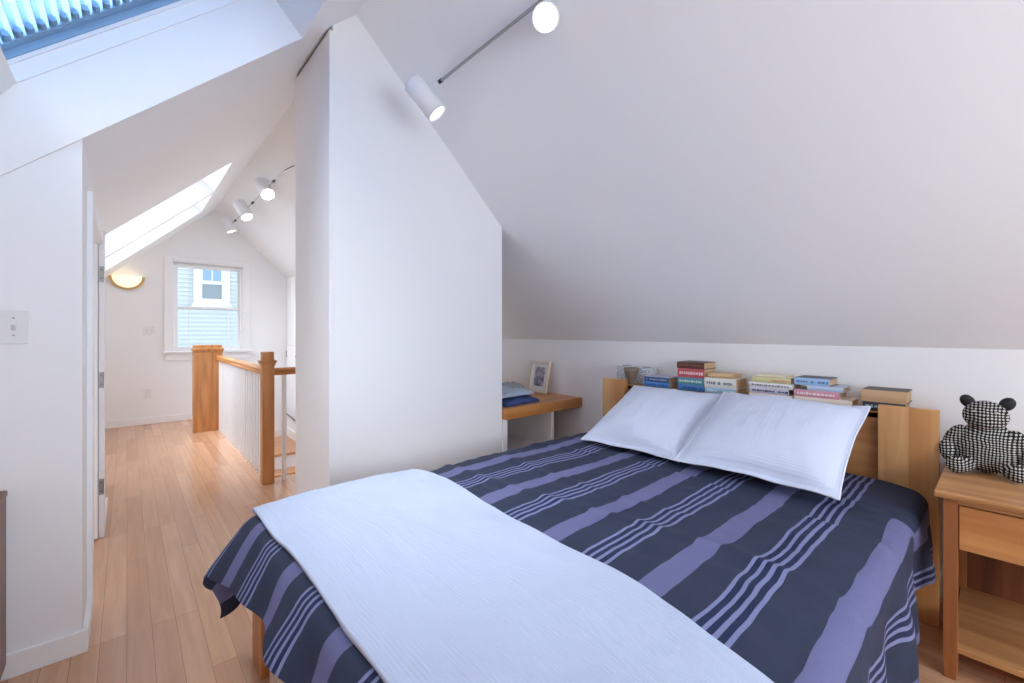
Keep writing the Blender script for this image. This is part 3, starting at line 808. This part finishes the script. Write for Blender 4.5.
tag(mt, 'thick mattress under the striped duvet', 'mattress')

XF, QN, QF, ZT = .372, .268, 1.795, .557
def fbm(x, y, s, seed=0.):
    return noise.noise(Vector((x*s, y*s, seed)))
def cloth(p, q, zt=ZT, lift=0., rr=.062):
    ex = max(0., XF-p); ey = 0.; sy = 0
    if q < QN: ey = QN-q; sy = -1
    elif q > QF: ey = q-QF; sy = 1
    x, y = max(p, XF), min(max(q, QN), QF)
    r = rr+lift
    # puffy top
    wr = .0085*fbm(p, q, 3.1, 1.3)+.0055*fbm(p*1.5, q*.7, 6.5, 4.1)+.0030*fbm(p*1.4, q*.8, 15, 8.2)
    fold = .006*math.exp(-((p-.62*q-.35)/.035)**2)*(1 if q > .9 else math.exp(-((q-.9)/.2)**2))
    cr = .008*math.exp(-((p-1.24-.08*math.sin(3*q))/.024)**2)+.007*math.exp(-((p-1.80+.06*math.sin(3.2*q+1))/.022)**2)
    cr += .005*math.exp(-((p-1.52-.10*math.sin(2.1*q+2))/.02)**2)*sstep(.5, .9, q)+.006*math.exp(-((p-2.02+.16*(q-.5))/.02)**2)*sstep(.9, .6, q)
    z = zt+lift+wr+cr
    edge = min(q-QN, QF-q)
    if edge > 0: z -= .016*math.exp(-edge/.07)
    else: z -= .016
    if p > XF: z -= .012*math.exp(-(p-XF)/.08)
    else: z -= .012
    def hang(e, tm, along, amp):
        if e <= 0: return 0., 0.
        if e < r*tm: return r*math.sin(e/r), r*(1-math.cos(e/r))
        h = e-r*tm
        wav = (.017*math.sin(along*11+1.2)+.012*math.sin(along*23+.4)+.01*fbm(p, q, 6, 2.2))*min(1, h/.18)*amp
        return r*math.sin(tm)+h*math.cos(tm)+wav, r*(1-math.cos(tm))+h*math.sin(tm)
    of, df = hang(ex*(1-.14*sstep(1.62, 1.25, q)), math.radians(61), q, .5)
    os_, ds = hang(ey, math.radians(87), p, 1.)
    if ex > 0:
        bulge = sstep(1.58, 1.80, q)*sstep(0, .2, ex)
        of += .040*bulge*(1-.75*sstep(.10, .33, ey))+.012*math.sin(q*17+.6)*sstep(.05, .2, ex)
        df += .02*bulge
    x -= of; y += sy*os_; z -= max(df, ds)+.35*min(df, ds)
    return (x, y, z)
def grid(p0, p1, q0, q1, n, m, fn, uvfn):
    b_ = MB(); uv = []
    for i in range(n+1):
        for j in range(m+1):
            p = p0+(p1-p0)*i/n; q = q0+(q1-q0)*j/m
            b_.v.append(fn(p, q)); uv.append(uvfn(p, q))
    for i in range(n):
        for j in range(m):
            a = i*(m+1)+j; b_.f.append((a, a+m+1, a+m+2, a+1))
    return b_, uv
def sstep(a, b_, x):
    t = max(0, min(1, (x-a)/(b_-a))); return t*t*(3-2*t)
def dq(p, q):   # hem of the near side is pulled up towards the headboard
    if q < QN:
        k = 1-.22*sstep(2.0, 2.12, p)
        return QN-(QN-q)*k
    return q
def duv(p, q):
    sh = .085*sstep(2.00, 2.05, p)*sstep(QN+.02, QN-.04, q)
    return (p, dq(p, q)+sh+.006*fbm(p*1.6, q, 3.4, 9.)+.003*fbm(p, q, 12, 5.)+.006*math.exp(-((p-1.80+.06*math.sin(3.2*q+1))/.05)**2)-.006*math.exp(-((p-1.24-.08*math.sin(3*q))/.055)**2))
P_FOOT, Q_LO, Q_HI = XF-.205, QN-.40, QF+.33
gb, uv = grid(P_FOOT, HX-.012, Q_LO, Q_HI, 190, 190, lambda p, q: cloth(p, dq(p, q)), duv)
dv_ = gb.build('duvet', M['duvet'], loc=(1.4, 1.05, .55), smooth=True, uv=uv)
so = dv_.modifiers.new('thickness', 'SOLIDIFY'); so.thickness = .022; so.offset = -1
bv = dv_.modifiers.new('round', 'BEVEL'); bv.width = .008; bv.segments = 3; bv.limit_method = 'ANGLE'; bv.angle_limit = math.radians(50)
tag(dv_, 'slate blue duvet with lilac stripes spread over the bed', 'duvet')

# folded white bedspread across the foot
def tw(p, q):
    far = .345+.020*fbm(0, q, 2.2, 3.)
    near = .955+.045*sstep(.9, 1.6, q)-.09*sstep(.75, .2, q)+.012*fbm(3, q, 3.3, 6.)
    pp = far+(near-far)*p
    x, y, z = cloth(pp, q, lift=.028)
    z += .0035*math.sin(p*math.pi)
    return (x, y, z)
gb, uv = grid(0, 1, QN-.30, QF+.045, 90, 150, tw, lambda p, q: (p*.62, q))
th_ = gb.build('bedspread', M['throw'], loc=(.65, 1.05, .57), smooth=True, uv=uv)
so = th_.modifiers.new('thickness', 'SOLIDIFY'); so.thickness = .020; so.offset = -1
bv = th_.modifiers.new('round', 'BEVEL'); bv.width = .008; bv.segments = 3; bv.limit_method = 'ANGLE'; bv.angle_limit = math.radians(50)
tag(th_, 'white ribbed bedspread folded across the foot of the bed', 'bedspread')

# pillows
def pillow(label, c, ax, up, w_, h_, front, back, seed):
    """c bottom-centre-plane centre, ax along width, up along height"""
    ax = Vector(ax).normalized(); up = Vector(up).normalized(); nn = ax.cross(up).normalized()
    if nn.z < 0: nn = -nn
    c = Vector(c); n = 56; b_ = MB(); uv = []
    def P(a, b, side):
        sx_ = a*(w_/2)*(1-.055*(1-b*b)+.0*b); sy_ = b*(h_/2)*(1-.055*(1-a*a))
        ra, rb = max(0, 1-(abs(a)/.93)**2.6), max(0, 1-(abs(b)/.93)**2.6)
        t = (ra*rb)**.52
        wr = .012*fbm(a+seed, b, 1.7, seed)+.006*fbm(a*1.3+seed, b, 4.5, seed+3)
        pk = .0015*math.sin(a*30+seed+b*3)*(1-ra)*(abs(a) < .95)*rb
        h = (front*t*(1+wr*3)+wr*.5*t+pk) if side > 0 else -(back*t)
        h += .010*fbm(a*2.2+seed, b*2.2, 1, seed+7)*(1-t)+.0025*side
        return c+ax*sx_+up*sy_+nn*h
    for side in (1, -1):
        o = len(b_.v)
        for i in range(n+1):
            for j in range(n+1):
                a, b = -1+2*i/n, -1+2*j/n
                b_.v.append(tuple(P(a, b, side))); uv.append((a*w_/2*1.0, b*h_/2))
        for i in range(n):
            for j in range(n):
                k = o+i*(n+1)+j; q = (k, k+n+1, k+n+2, k+1); b_.f.append(q if side > 0 else q[::-1])
    m = (n+1)*(n+1)
    for i in range(n):
        for (k, k2) in ((i*(n+1), (i+1)*(n+1)), (i*(n+1)+n, (i+1)*(n+1)+n), (i, i+1), (n*(n+1)+i, n*(n+1)+i+1)):
            b_.f.append((k, k2, k2+m, k+m))
    o = b_.build('pillow', M['pillow'], loc=tuple(c), smooth=True, uv=uv)
    pp = MB()
    ring = [P(-1+2*i/n, -1, 0) for i in range(n)]+[P(1, -1+2*i/n, 0) for i in range(n)]+[P(1-2*i/n, 1, 0) for i in range(n)]+[P(-1, 1-2*i/n, 0) for i in range(n)]
    k = len(ring); vs = []
    for i, p in enumerate(ring):
        t = (ring[(i+1) % k]-ring[i-1]).normalized(); u_ = nn; v_ = t.cross(u_)
        for q in range(6):
            a = 2*math.pi*q/6; vs.append(p+(u_*math.cos(a)+v_*math.sin(a))*.0042)
    pp.add(vs, [(i*6+q, i*6+(q+1) % 6, ((i+1) % k)*6+(q+1) % 6, ((i+1) % k)*6+q) for i in range(k) for q in range(6)])
    pp.build('piping', M['piping'], o, smooth=True)
    return tag(o, label, 'pillow', None)
pillow('white quilted square pillow leaning at the shelf side of the bed', (2.215, 1.310, .714), (0, 1, .0), (.53, 0, .258), .588, .60, .086, .07, 1.7)
pillow('white quilted square pillow leaning nearest the nightstand', (2.174, .706, .733), (.01, 1, .0), (.53, 0, .262), .63, .60, .090, .06, 5.2)

# ------------------------------------------------------------------ nightstand
NSX0, NSX1, NSY0, NSY1, NSZ = 2.096, 2.70, -.40, .162, .65
ns = thing('nightstand', 'wooden nightstand with one drawer and an open shelf', 'nightstand', (2.4, -.12, 0))
t_ = MB(); t_.prism([(NSX0, NSZ-.012), (NSX0+.006, NSZ-.024), (NSX1, NSZ-.024), (NSX1, NSZ), (NSX0+.004, NSZ), (NSX0, NSZ-.004)], 'Y', NSY0, NSY1)
t_.build('top', M['ns_y'], ns, bevel=.0015)
for (x, y) in ((2.125, .143), (2.66, .143), (2.125, -.338), (2.66, -.338)):
    m_ = MB(); z1_ = NSZ-.024; w2 = .036
    m_.add([(x, y, .06), (x+w2, y, .06), (x+w2, y-w2, .06), (x, y-w2, .06), (x, y, z1_), (x+w2, y, z1_), (x+w2, y-w2, z1_), (x, y-w2, z1_),
            (x+.003, y-.003, 0), (x+w2-.003, y-.003, 0), (x+w2-.003, y-w2+.003, 0), (x+.003, y-w2+.003, 0)],
           [(4, 5, 6, 7), (0, 1, 5, 4), (1, 2, 6, 5), (2, 3, 7, 6), (3, 0, 4, 7), (0, 1, 9, 8), (1, 2, 10, 9), (2, 3, 11, 10), (3, 0, 8, 11), (8, 9, 10, 11)])
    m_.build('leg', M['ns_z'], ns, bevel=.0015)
yl, yr_ = .107, -.338
box(2.128, 2.15, yr_, yl, .607, .626).build('rail', M['ns_y'], ns)
dr = box(2.134, 2.155, yr_+.003, yl-.003, .452, .601).build('drawer', M['ns_dr'], ns, bevel=.0015)
dw = MB(); dw.box(2.156, 2.64, yl-.02, yl-.006, .46, .58); dw.box(2.156, 2.64, yr_+.006, yr_+.02, .46, .58); dw.box(2.156, 2.64, yr_+.021, yl-.021, .455, .462)
dw.build('drawer_box', M['ns_y'], dr)
m_ = MB(); m_.lathe((2.134, -.115, .53), (-1, 0, 0), [(0, .008), (.010, .007), (.016, .015), (.024, .014), (.028, 0)], n=16); m_.build('knob', M['ns_z'], dr, smooth=True)
box(2.140, 2.672, yr_-.018, yl+.018, .092, .112).build('shelf', M['ns_y'], ns, bevel=.002)
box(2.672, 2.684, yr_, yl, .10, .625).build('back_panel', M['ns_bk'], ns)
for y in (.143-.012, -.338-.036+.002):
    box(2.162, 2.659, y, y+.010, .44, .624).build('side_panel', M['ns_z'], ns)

# bear
br_ = thing('stuffed_bear', 'black and white checked stuffed bear with black ears on the nightstand', 'bear', (2.49, .048, NSZ))
m_ = MB()
bx, by, bz = 2.50, .046, NSZ+.004
m_.ell((bx, by, bz+.090), (.072, .098, .094)); m_.ell((bx+.005, by, bz+.145), (.052, .064, .055))
m_.ell((bx-.012, by+.004, bz+.218), (.058, .064, .058)); m_.ell((bx-.045, by+.002, bz+.206), (.034, .040, .036))
for s_ in (1, -1):
    m_.ell((bx-.012, by+s_*.088, bz+.122), (.030, .028, .056), rot=Matrix.Rotation(s_*.45, 3, 'X'))
    m_.ell((bx-.036, by+s_*.108, bz+.070), (.028, .024, .042), rot=Matrix.Rotation(s_*-.1, 3, 'X'))
    m_.ell((bx-.075, by+s_*.062, bz+.030), (.060, .028, .030), rot=Matrix.Rotation(s_*-.45, 3, 'Z'))
    m_.ell((bx-.108, by+s_*.078, bz+.033), (.024, .030, .033))
bo = m_.build('body', M['check'], br_, smooth=True)
rm = bo.modifiers.new('union', 'REMESH'); rm.mode = 'VOXEL'; rm.voxel_size = .004; rm.use_smooth_shade = True
sm = bo.modifiers.new('soften', 'SMOOTH'); sm.factor = .5; sm.iterations = 5
for s_ in (1, -1):
    m_ = MB(); m_.ell((bx-.004, by+s_*.052, bz+.268), (.012, .021, .027), rot=Matrix.Rotation(s_*-.5, 3, 'X')); m_.build('ear', M['black'], br_, smooth=True)
m_ = MB(); m_.ell((bx-.062, by-.026, bz+.238), (.005, .007, .003)); m_.build('eye', M['eye'], bo, smooth=True)
m_ = MB(); m_.ell((bx-.062, by+.032, bz+.238), (.005, .007, .003)); m_.build('eye', M['eye'], bo, smooth=True)

# ------------------------------------------------------------------ things on the headboard
LZ = .8408
def book(label, x, y0, y1, z0, z1, depth, spine, cover, pages, ink=None, group='books on the headboard', blocks=9, seed=1, inkzone=(.08, .92)):
    rnd = random.Random(seed)
    b = thing('book', label, 'book', (x+depth/2, (y0+y1)/2, z0), group)
    t = min(.0026, (z1-z0)*.12)
    c = MB(); c.box(x, x+depth, y0, y1, z0, z0+t); c.box(x, x+depth, y0, y1, z1-t, z1); c.build('cover', cover, b)
    m_ = MB(); n = 5; prof = []
    for i in range(n+1):
        a = math.pi*i/n; prof.append((x-.004*math.sin(a), z0+(z1-z0)*i/n))
    prof += [(x+.003, z1), (x+.003, z0)]
    m_.prism([(p[0], p[1]) for p in prof], 'Y', y0, y1); sp_ = m_.build('spine', spine, b)
    box(x+.003, x+depth-.004, y0+.003, y1-.003, z0+t, z1-t).build('pages', pages, b)
    if ink is not None:
        m_ = MB(); L_ = y1-y0; hh = (z1-z0); y = y1-L_*inkzone[0]
        while y > y1-L_*inkzone[1]:
            wd = rnd.uniform(.006, .014)
            if rnd.random() > .12:
                zc = (z0+z1)/2; hz = hh*rnd.uniform(.10, .17)
                m_.box(x-.0052, x-.0036, y-wd, y, zc-hz, zc+hz)
            y -= wd+rnd.uniform(.0025, .005)
        m_.build('title_lettering', ink, sp_)
    return b
C = colr
# short blue pair beside the patterned box
book('bright blue book under the navy one beside the patterned boxes', 2.535, 1.385, 1.565, LZ, .873, .15, C((72, 132, 196)), C((72, 132, 196)), M['pages'], C((40, 90, 160)), seed=2)
book('navy blue book lying on the bright blue one beside the patterned boxes', 2.535, 1.390, 1.560, .873, .904, .15, C((52, 84, 134)), C((176, 176, 196)), M['pages'], C((170, 170, 190)), seed=3)
# tall pile of four
book('blue book at the bottom of the tallest pile', 2.53, 1.165, 1.326, LZ, .877, .15, C((64, 118, 180)), C((58, 104, 160)), M['pages'], C((30, 70, 130)), seed=4)
book('teal green book above the blue one in the tallest pile', 2.53, 1.165, 1.328, .877, .919, .15, C((84, 142, 150)), C((66, 112, 130)), M['pages'], C((196, 210, 196)), seed=5)
book('red book second from the top of the tallest pile', 2.53, 1.165, 1.328, .919, .974, .15, C((186, 84, 92)), C((150, 60, 70)), M['pages'], C((232, 200, 200)), seed=6)
book('dark brown open box, built as a book, on top of the tallest pile', 2.53, 1.165, 1.332, .974, 1.012, .16, C((92, 54, 44)), C((70, 44, 38)), M['pages'], C((120, 80, 60)), seed=7)  # open cardboard box, modelled with the book helper
# white thick book pile
book('pale blue and white book under the thick white one', 2.525, .985, 1.158, LZ, .874, .15, C((150, 186, 212)), C((130, 170, 200)), M['pages'], C((214, 228, 236)), seed=8)
book('thick white book with grey lettering beside the tallest pile', 2.525, .985, 1.160, .874, .929, .16, C((222, 222, 216)), C((214, 206, 190)), M['pages'], C((132, 130, 132)), seed=9)
book('tan paperback lying on the thick white book', 2.545, 1.01, 1.15, .929, .954, .14, C((206, 172, 130)), C((206, 172, 130)), M['pages'], None, seed=10)
# middle pile
book('cream book at the bottom of the yellow topped pile', 2.525, .712, .918, LZ, .868, .15, C((232, 220, 208)), C((226, 210, 196)), M['pagesw'], None, seed=11)
book('white book with navy block lettering in the yellow topped pile', 2.525, .730, .915, .868, .900, .14, C((196, 194, 206)), C((90, 90, 120)), M['pagesw'], C((62, 62, 110)), seed=12)
book('white book with grey lettering under the yellow and pink one', 2.525, .712, .918, .900, .926, .15, C((228, 226, 226)), C((220, 220, 220)), M['pagesw'], C((120, 118, 124)), seed=13)
book('yellow book with a pink end on top of the middle pile', 2.53, .722, .905, .926, .955, .15, C((212, 204, 150)), C((222, 208, 176)), M['pagesw'], C((204, 134, 134)), seed=14, inkzone=(.55, .98))
book('thin cream paperback on the yellow and pink book', 2.54, .745, .880, .955, .967, .14, C((226, 214, 188)), C((226, 214, 188)), M['pagesw'], None, seed=15)
# right pile
book('cream book under the pink and white one', 2.525, .470, .705, LZ, .873, .15, C((226, 214, 200)), C((220, 206, 190)), M['pagesw'], None, seed=16)
book('white book with a pink spine band beneath the pale blue books', 2.525, .520, .706, .873, .907, .16, C((214, 150, 166)), C((226, 216, 216)), M['pages'], C((240, 230, 230)), seed=17)
book('thin pale blue book between the pink one and the dark covered one', 2.53, .505, .650, .907, .930, .16, C((184, 200, 222)), C((176, 190, 214)), M['pages'], None, seed=18)
book('light blue book with a dark cover on top beside the yellow topped pile', 2.53, .558, .705, .930, .966, .16, C((160, 192, 226)), C((56, 64, 84)), M['pages'], C((96, 128, 176)), seed=19)
book('dark book with blue white lettering under the tan hardback', 2.525, .285, .432, LZ, .880, .15, C((44, 50, 58)), C((34, 36, 40)), M['pages'], C((150, 184, 206)), seed=20)
book('tan hardback lying alone near the corner of the headboard', 2.525, .280, .436, .880, .934, .16, C((192, 158, 120)), C((56, 46, 40)), M['pages'], None, seed=21)

bw = MB(); bc = (2.555, 1.672, LZ)
bw.lathe(bc, (0, 0, 1), [(0, 0), (0, .022), (.006, .024), (.012, .020), (.03, .028), (.06, .041), (.085, .048), (.108, .052), (.110, .050), (.085, .044), (.06, .037), (.03, .022), (.02, 0)], n=36)
o = bw.build('bowl', M['bowl'], loc=bc, smooth=True); tag(o, 'brown stoneware bowl between the two patterned boxes', 'bowl')
for (x0, x1, y0, y1, z1_, lab) in ((2.63, 2.74, 1.745, 1.845, .952, 'white leaf patterned tissue box behind the brown bowl'),
                                  (2.615, 2.725, 1.568, 1.685, .950, 'white leaf patterned tissue box beside the blue books')):
    tb = thing('tissue_box', lab, 'box', ((x0+x1)/2, (y0+y1)/2, LZ))
    box(x0, x1, y0, y1, LZ, z1_).build('carton', M['motif'], tb, bevel=.002)
    s_ = MB(); s_.lathe(((x0+x1)/2, (y0+y1)/2, z1_), (0, 0, 1), [(.0, .03), (.0012, .03), (.0012, .0)], n=20); s_.build('opening', M['slot'], tb)

# ------------------------------------------------------------------ alcove shelf
SZ0, SZ1, SY = .588, .662, 2.262
sh = thing('wall_shelf', 'thick honey coloured wood shelf on white panels in the alcove', 'shelf', (2.35, 2.75, SZ0))
box(1.94, KX-.001, SY, 3.295, SZ0, SZ1).build('shelf_board', M['shelf'], sh, bevel=.002)
box(1.936, 1.975, SY+.02, 3.2, 0, SZ0).build('support_panel', M['trim'], sh, bevel=.002)
box(2.418, 2.446, SY+.02, 3.2, 0, SZ0).build('support_panel', M['trim'], sh, bevel=.002)
box(1.976, 2.417, SY+.08, 3.2, .30, .325).build('lower_board', M['trim'], sh, bevel=.002)
# clothes
def garment(label, x0, x1, y0, y1, z0, h, mat, seed, rot=0):
    n = 40; b_ = MB(); cx, cy = (x0+x1)/2, (y0+y1)/2
    def P(a, b, s_):
        ra = (1-abs(a)**5)*(1-abs(b)**5)
        wa = 1+.07*fbm(b*2, 0, 1.3, seed); wb = 1+.08*fbm(a*2, 5, 1.2, seed)
        x = a*(x1-x0)/2*wa; y = b*(y1-y0)/2*wb
        hh = h*(max(0, ra)**.4)*(1+.35*fbm(a*1.5, b*1.5, 1.2, seed+2))+.018*fbm(a*1.2, b*2.6, 2.2, seed)*ra+.008*fbm(a*.8, b*1.6, 6, seed)*ra
        z = z0+(hh if s_ > 0 else 0)+.0015
        c, s2 = math.cos(rot), math.sin(rot)
        return (cx+x*c-y*s2, cy+x*s2+y*c, z)
    for s_ in (1, -1):
        o = len(b_.v)
        for i in range(n+1):
            for j in range(n+1): b_.v.append(P(-1+2*i/n, -1+2*j/n, s_))
        for i in range(n):
            for j in range(n):
                k = o+i*(n+1)+j; q = (k, k+n+1, k+n+2, k+1); b_.f.append(q if s_ > 0 else q[::-1])
    o = b_.build('folded_garment', mat, loc=(cx, cy, z0), smooth=True)
    return tag(o, label, 'clothing', 'folded clothes on the alcove shelf')
garment('folded navy blue garment lying at the front edge of the alcove shelf', 1.98, 2.36, 2.33, 2.56, SZ1, .040, colr((58, 74, 126), .9), 3.1, .12)
garment('light grey blue folded shirt lying on the navy garment', 1.96, 2.33, 2.37, 2.66, SZ1+.058, .034, colr((172, 186, 204), .9), 6.3, .1)
garment('grey folded garment behind the light grey blue shirt', 2.12, 2.56, 2.70, 2.98, SZ1, .090, colr((150, 154, 158), .9), 9.7, -.05)
# picture frame leaning on the knee wall
pf_ = thing('picture_frame', 'cream framed photo leaning on the wall at the back of the alcove shelf', 'picture', (2.68, 2.70, SZ1))
fw, fh, ft = .235, .275, .018
fb0, fb1 = Vector((2.694, 2.815, SZ1+.001)), Vector((2.676, 2.590, SZ1+.001))
ax = (fb1-fb0).normalized(); lean = math.radians(11)
nrm = Vector((-1, 0, 0)); nrm = (nrm-ax*nrm.dot(ax)).normalized()
upv = (Vector((0, 0, 1))*math.cos(lean)-nrm*math.sin(lean)).normalized(); nr = (nrm*math.cos(lean)+Vector((0, 0, 1))*math.sin(lean)).normalized()
def fbox(mb, a0, a1, u0, u1, n0, n1):
    vs = [fb0+ax*a+upv*u+nr*n for n in (n0, n1) for (a, u) in ((a0, u0), (a1, u0), (a1, u1), (a0, u1))]
    mb.add(vs, [(3, 2, 1, 0), (4, 5, 6, 7), (0, 1, 5, 4), (1, 2, 6, 5), (2, 3, 7, 6), (3, 0, 4, 7)])
m_ = MB(); bw_ = .022
for a0, a1, u0, u1 in ((0, fw, 0, bw_), (0, fw, fh-bw_, fh), (0, bw_, bw_, fh-bw_), (fw-bw_, fw, bw_, fh-bw_)): fbox(m_, a0, a1, u0, u1, 0, ft)
m_.build('frame_moulding', M['frame'], pf_)
m_ = MB(); fbox(m_, bw_, fw-bw_, bw_, fh-bw_, .002, .008); m_.build('mount', M['mat'], pf_)
m_ = MB(); fbox(m_, .054, fw-.054, .056, fh-.052, .008, .0095); m_.build('photograph', M['photo'], pf_)
m_ = MB(); fbox(m_, .0, fw, .0, fh, -.004, 0); m_.build('backing', M['oak_z'], pf_)

# ------------------------------------------------------------------ dresser at the edge of view
ds = thing('dresser', 'reddish brown wooden dresser against the wall below the light switch', 'dresser', (-.6, 2.02, 0))
DX0, DX1, DYa, DYb, DH = -.92, -.309, 1.80, 2.262, .655
box(DX0, DX1, DYa, DYb, .06, DH-.02).build('carcass', M['dresser'], ds, bevel=.002)
box(DX0-.01, DX1+.003, DYa-.012, DYb+.002, DH-.02, DH).build('top', M['dresser_y'], ds, bevel=.003)
for x in (DX0+.02, DX1-.05):
    for y in (DYa+.02, DYb-.05): box(x, x+.03, y, y+.03, 0, .06).build('foot', M['dresser'], ds)
for k in range(3):
    z0_ = .09+k*.18
    dd = box(DX0+.02, DX1-.02, DYa-.014, DYa-.001, z0_, z0_+.165).build('drawer', M['dresser_y'], ds, bevel=.002)
    for xx in (DX0+.16, DX1-.16):
        m_ = MB(); m_.lathe((xx, DYa-.014, z0_+.083), (0, -1, 0), [(0, .007), (.01, .006), (.016, .014), (.024, .012), (.027, 0)], n=14); m_.build('knob', M['brass'], dd, smooth=True)

# ------------------------------------------------------------------ window added for fill light (behind the viewer)
rw = MB(); zt_ = 1.86
rw.box(RW[0], RW[0]+.05, YR-.1, YR+.01, RW[2], zt_); rw.box(RW[1]-.05, RW[1], YR-.1, YR+.01, RW[2], zt_)
rw.box(RW[0]+.05, RW[1]-.05, YR-.1, YR+.01, zt_-.05, zt_); rw.box(RW[0]+.05, RW[1]-.05, YR-.1, YR+.03, RW[2], RW[2]+.05); rw.box(.93, .97, YR-.09, YR-.02, RW[2]+.05, zt_-.05)
r_ = rw.build('fill_window', M['trim'], loc=(.95, YR, RW[2])); r_['kind'] = 'structure'
box(RW[0]+.04, RW[1]-.04, YR-.06, YR-.055, RW[2]+.04, zt_-.04).build('pane', M['glass'], r_)

# ------------------------------------------------------------------ light
wd = bpy.data.worlds.new('sky'); SC.world = wd; wd.use_nodes = True
nt = wd.node_tree; bg = nt.nodes['Background']
gr = N(nt, 'ShaderNodeTexNoise'); gr.inputs['Scale'].default_value = 2.0
tcw = N(nt, 'ShaderNodeTexCoord'); nt.links.new(tcw.outputs['Generated'], gr.inputs['Vector'])
mxw = N(nt, 'ShaderNodeMix', data_type='RGBA'); mxw.inputs['A'].default_value = (.93, .965, 1.0, 1); mxw.inputs['B'].default_value = (.97, .99, 1.0, 1)
nt.links.new(gr.outputs['Fac'], mxw.inputs['Factor']); nt.links.new(mxw.outputs['Result'], bg.inputs['Color'])
bg.inputs['Strength'].default_value = 1.15
def area(name, loc, direction, sx_, sy_, energy, color, spread=180):
    l = bpy.data.lights.new(name, 'AREA'); l.shape = 'RECTANGLE'; l.size = sx_; l.size_y = sy_; l.spread = math.radians(spread); l.energy = energy; l.color = color
    o = bpy.data.objects.new(name, l); COL.objects.link(o); o.location = loc
    o.rotation_euler = Vector(direction).to_track_quat('-Z', 'Y').to_euler()
    return o
nz_ = Vector((ST, 0, -CT))
area('daylight_roof_window', sk(.34, .62, 1.5), nz_, 1.5, 1.5, 76, (1, .975, .93), 80)
area('daylight_hall_roof_window', sk(.25, .55, 5.03), nz_, 1.3, 1.4, 21, (.96, .98, 1), 85)
area('daylight_hall_roof_window', sk(.25, .55, 6.15), nz_, 1.3, 1.2, 19, (.96, .98, 1), 85)
area('rear_fill_light', (.95, YR-.2, 1.35), (0, 1, 0.02), 2.0, 1.2, 46, (.975, .99, 1))  # added fill light from behind the viewer, its source is never seen

# ------------------------------------------------------------------ camera
cam = bpy.data.cameras.new('camera'); co = bpy.data.objects.new('camera', cam); COL.objects.link(co)
cam.sensor_width = 36; cam.sensor_fit = 'HORIZONTAL'; cam.lens = 435.72/1024*36
co.location = (0, 0, 1.2); co.rotation_euler = (math.pi/2, 0, -A_)
cam.shift_y = -(341.5-330.88)/1024; cam.clip_start = .02
SC.camera = co
SC.view_settings.view_transform = 'Standard'
SC.view_settings.look = 'None'; SC.view_settings.exposure = .6; SC.view_settings.gamma = 1; SC.view_settings.use_curve_mapping = False
try:
    SC.cycles.max_bounces = 14; SC.cycles.diffuse_bounces = 8; SC.cycles.transparent_max_bounces = 12
    SC.cycles.caustics_reflective = False; SC.cycles.caustics_refractive = False
    SC.cycles.sample_clamp_indirect = 6
except Exception: pass
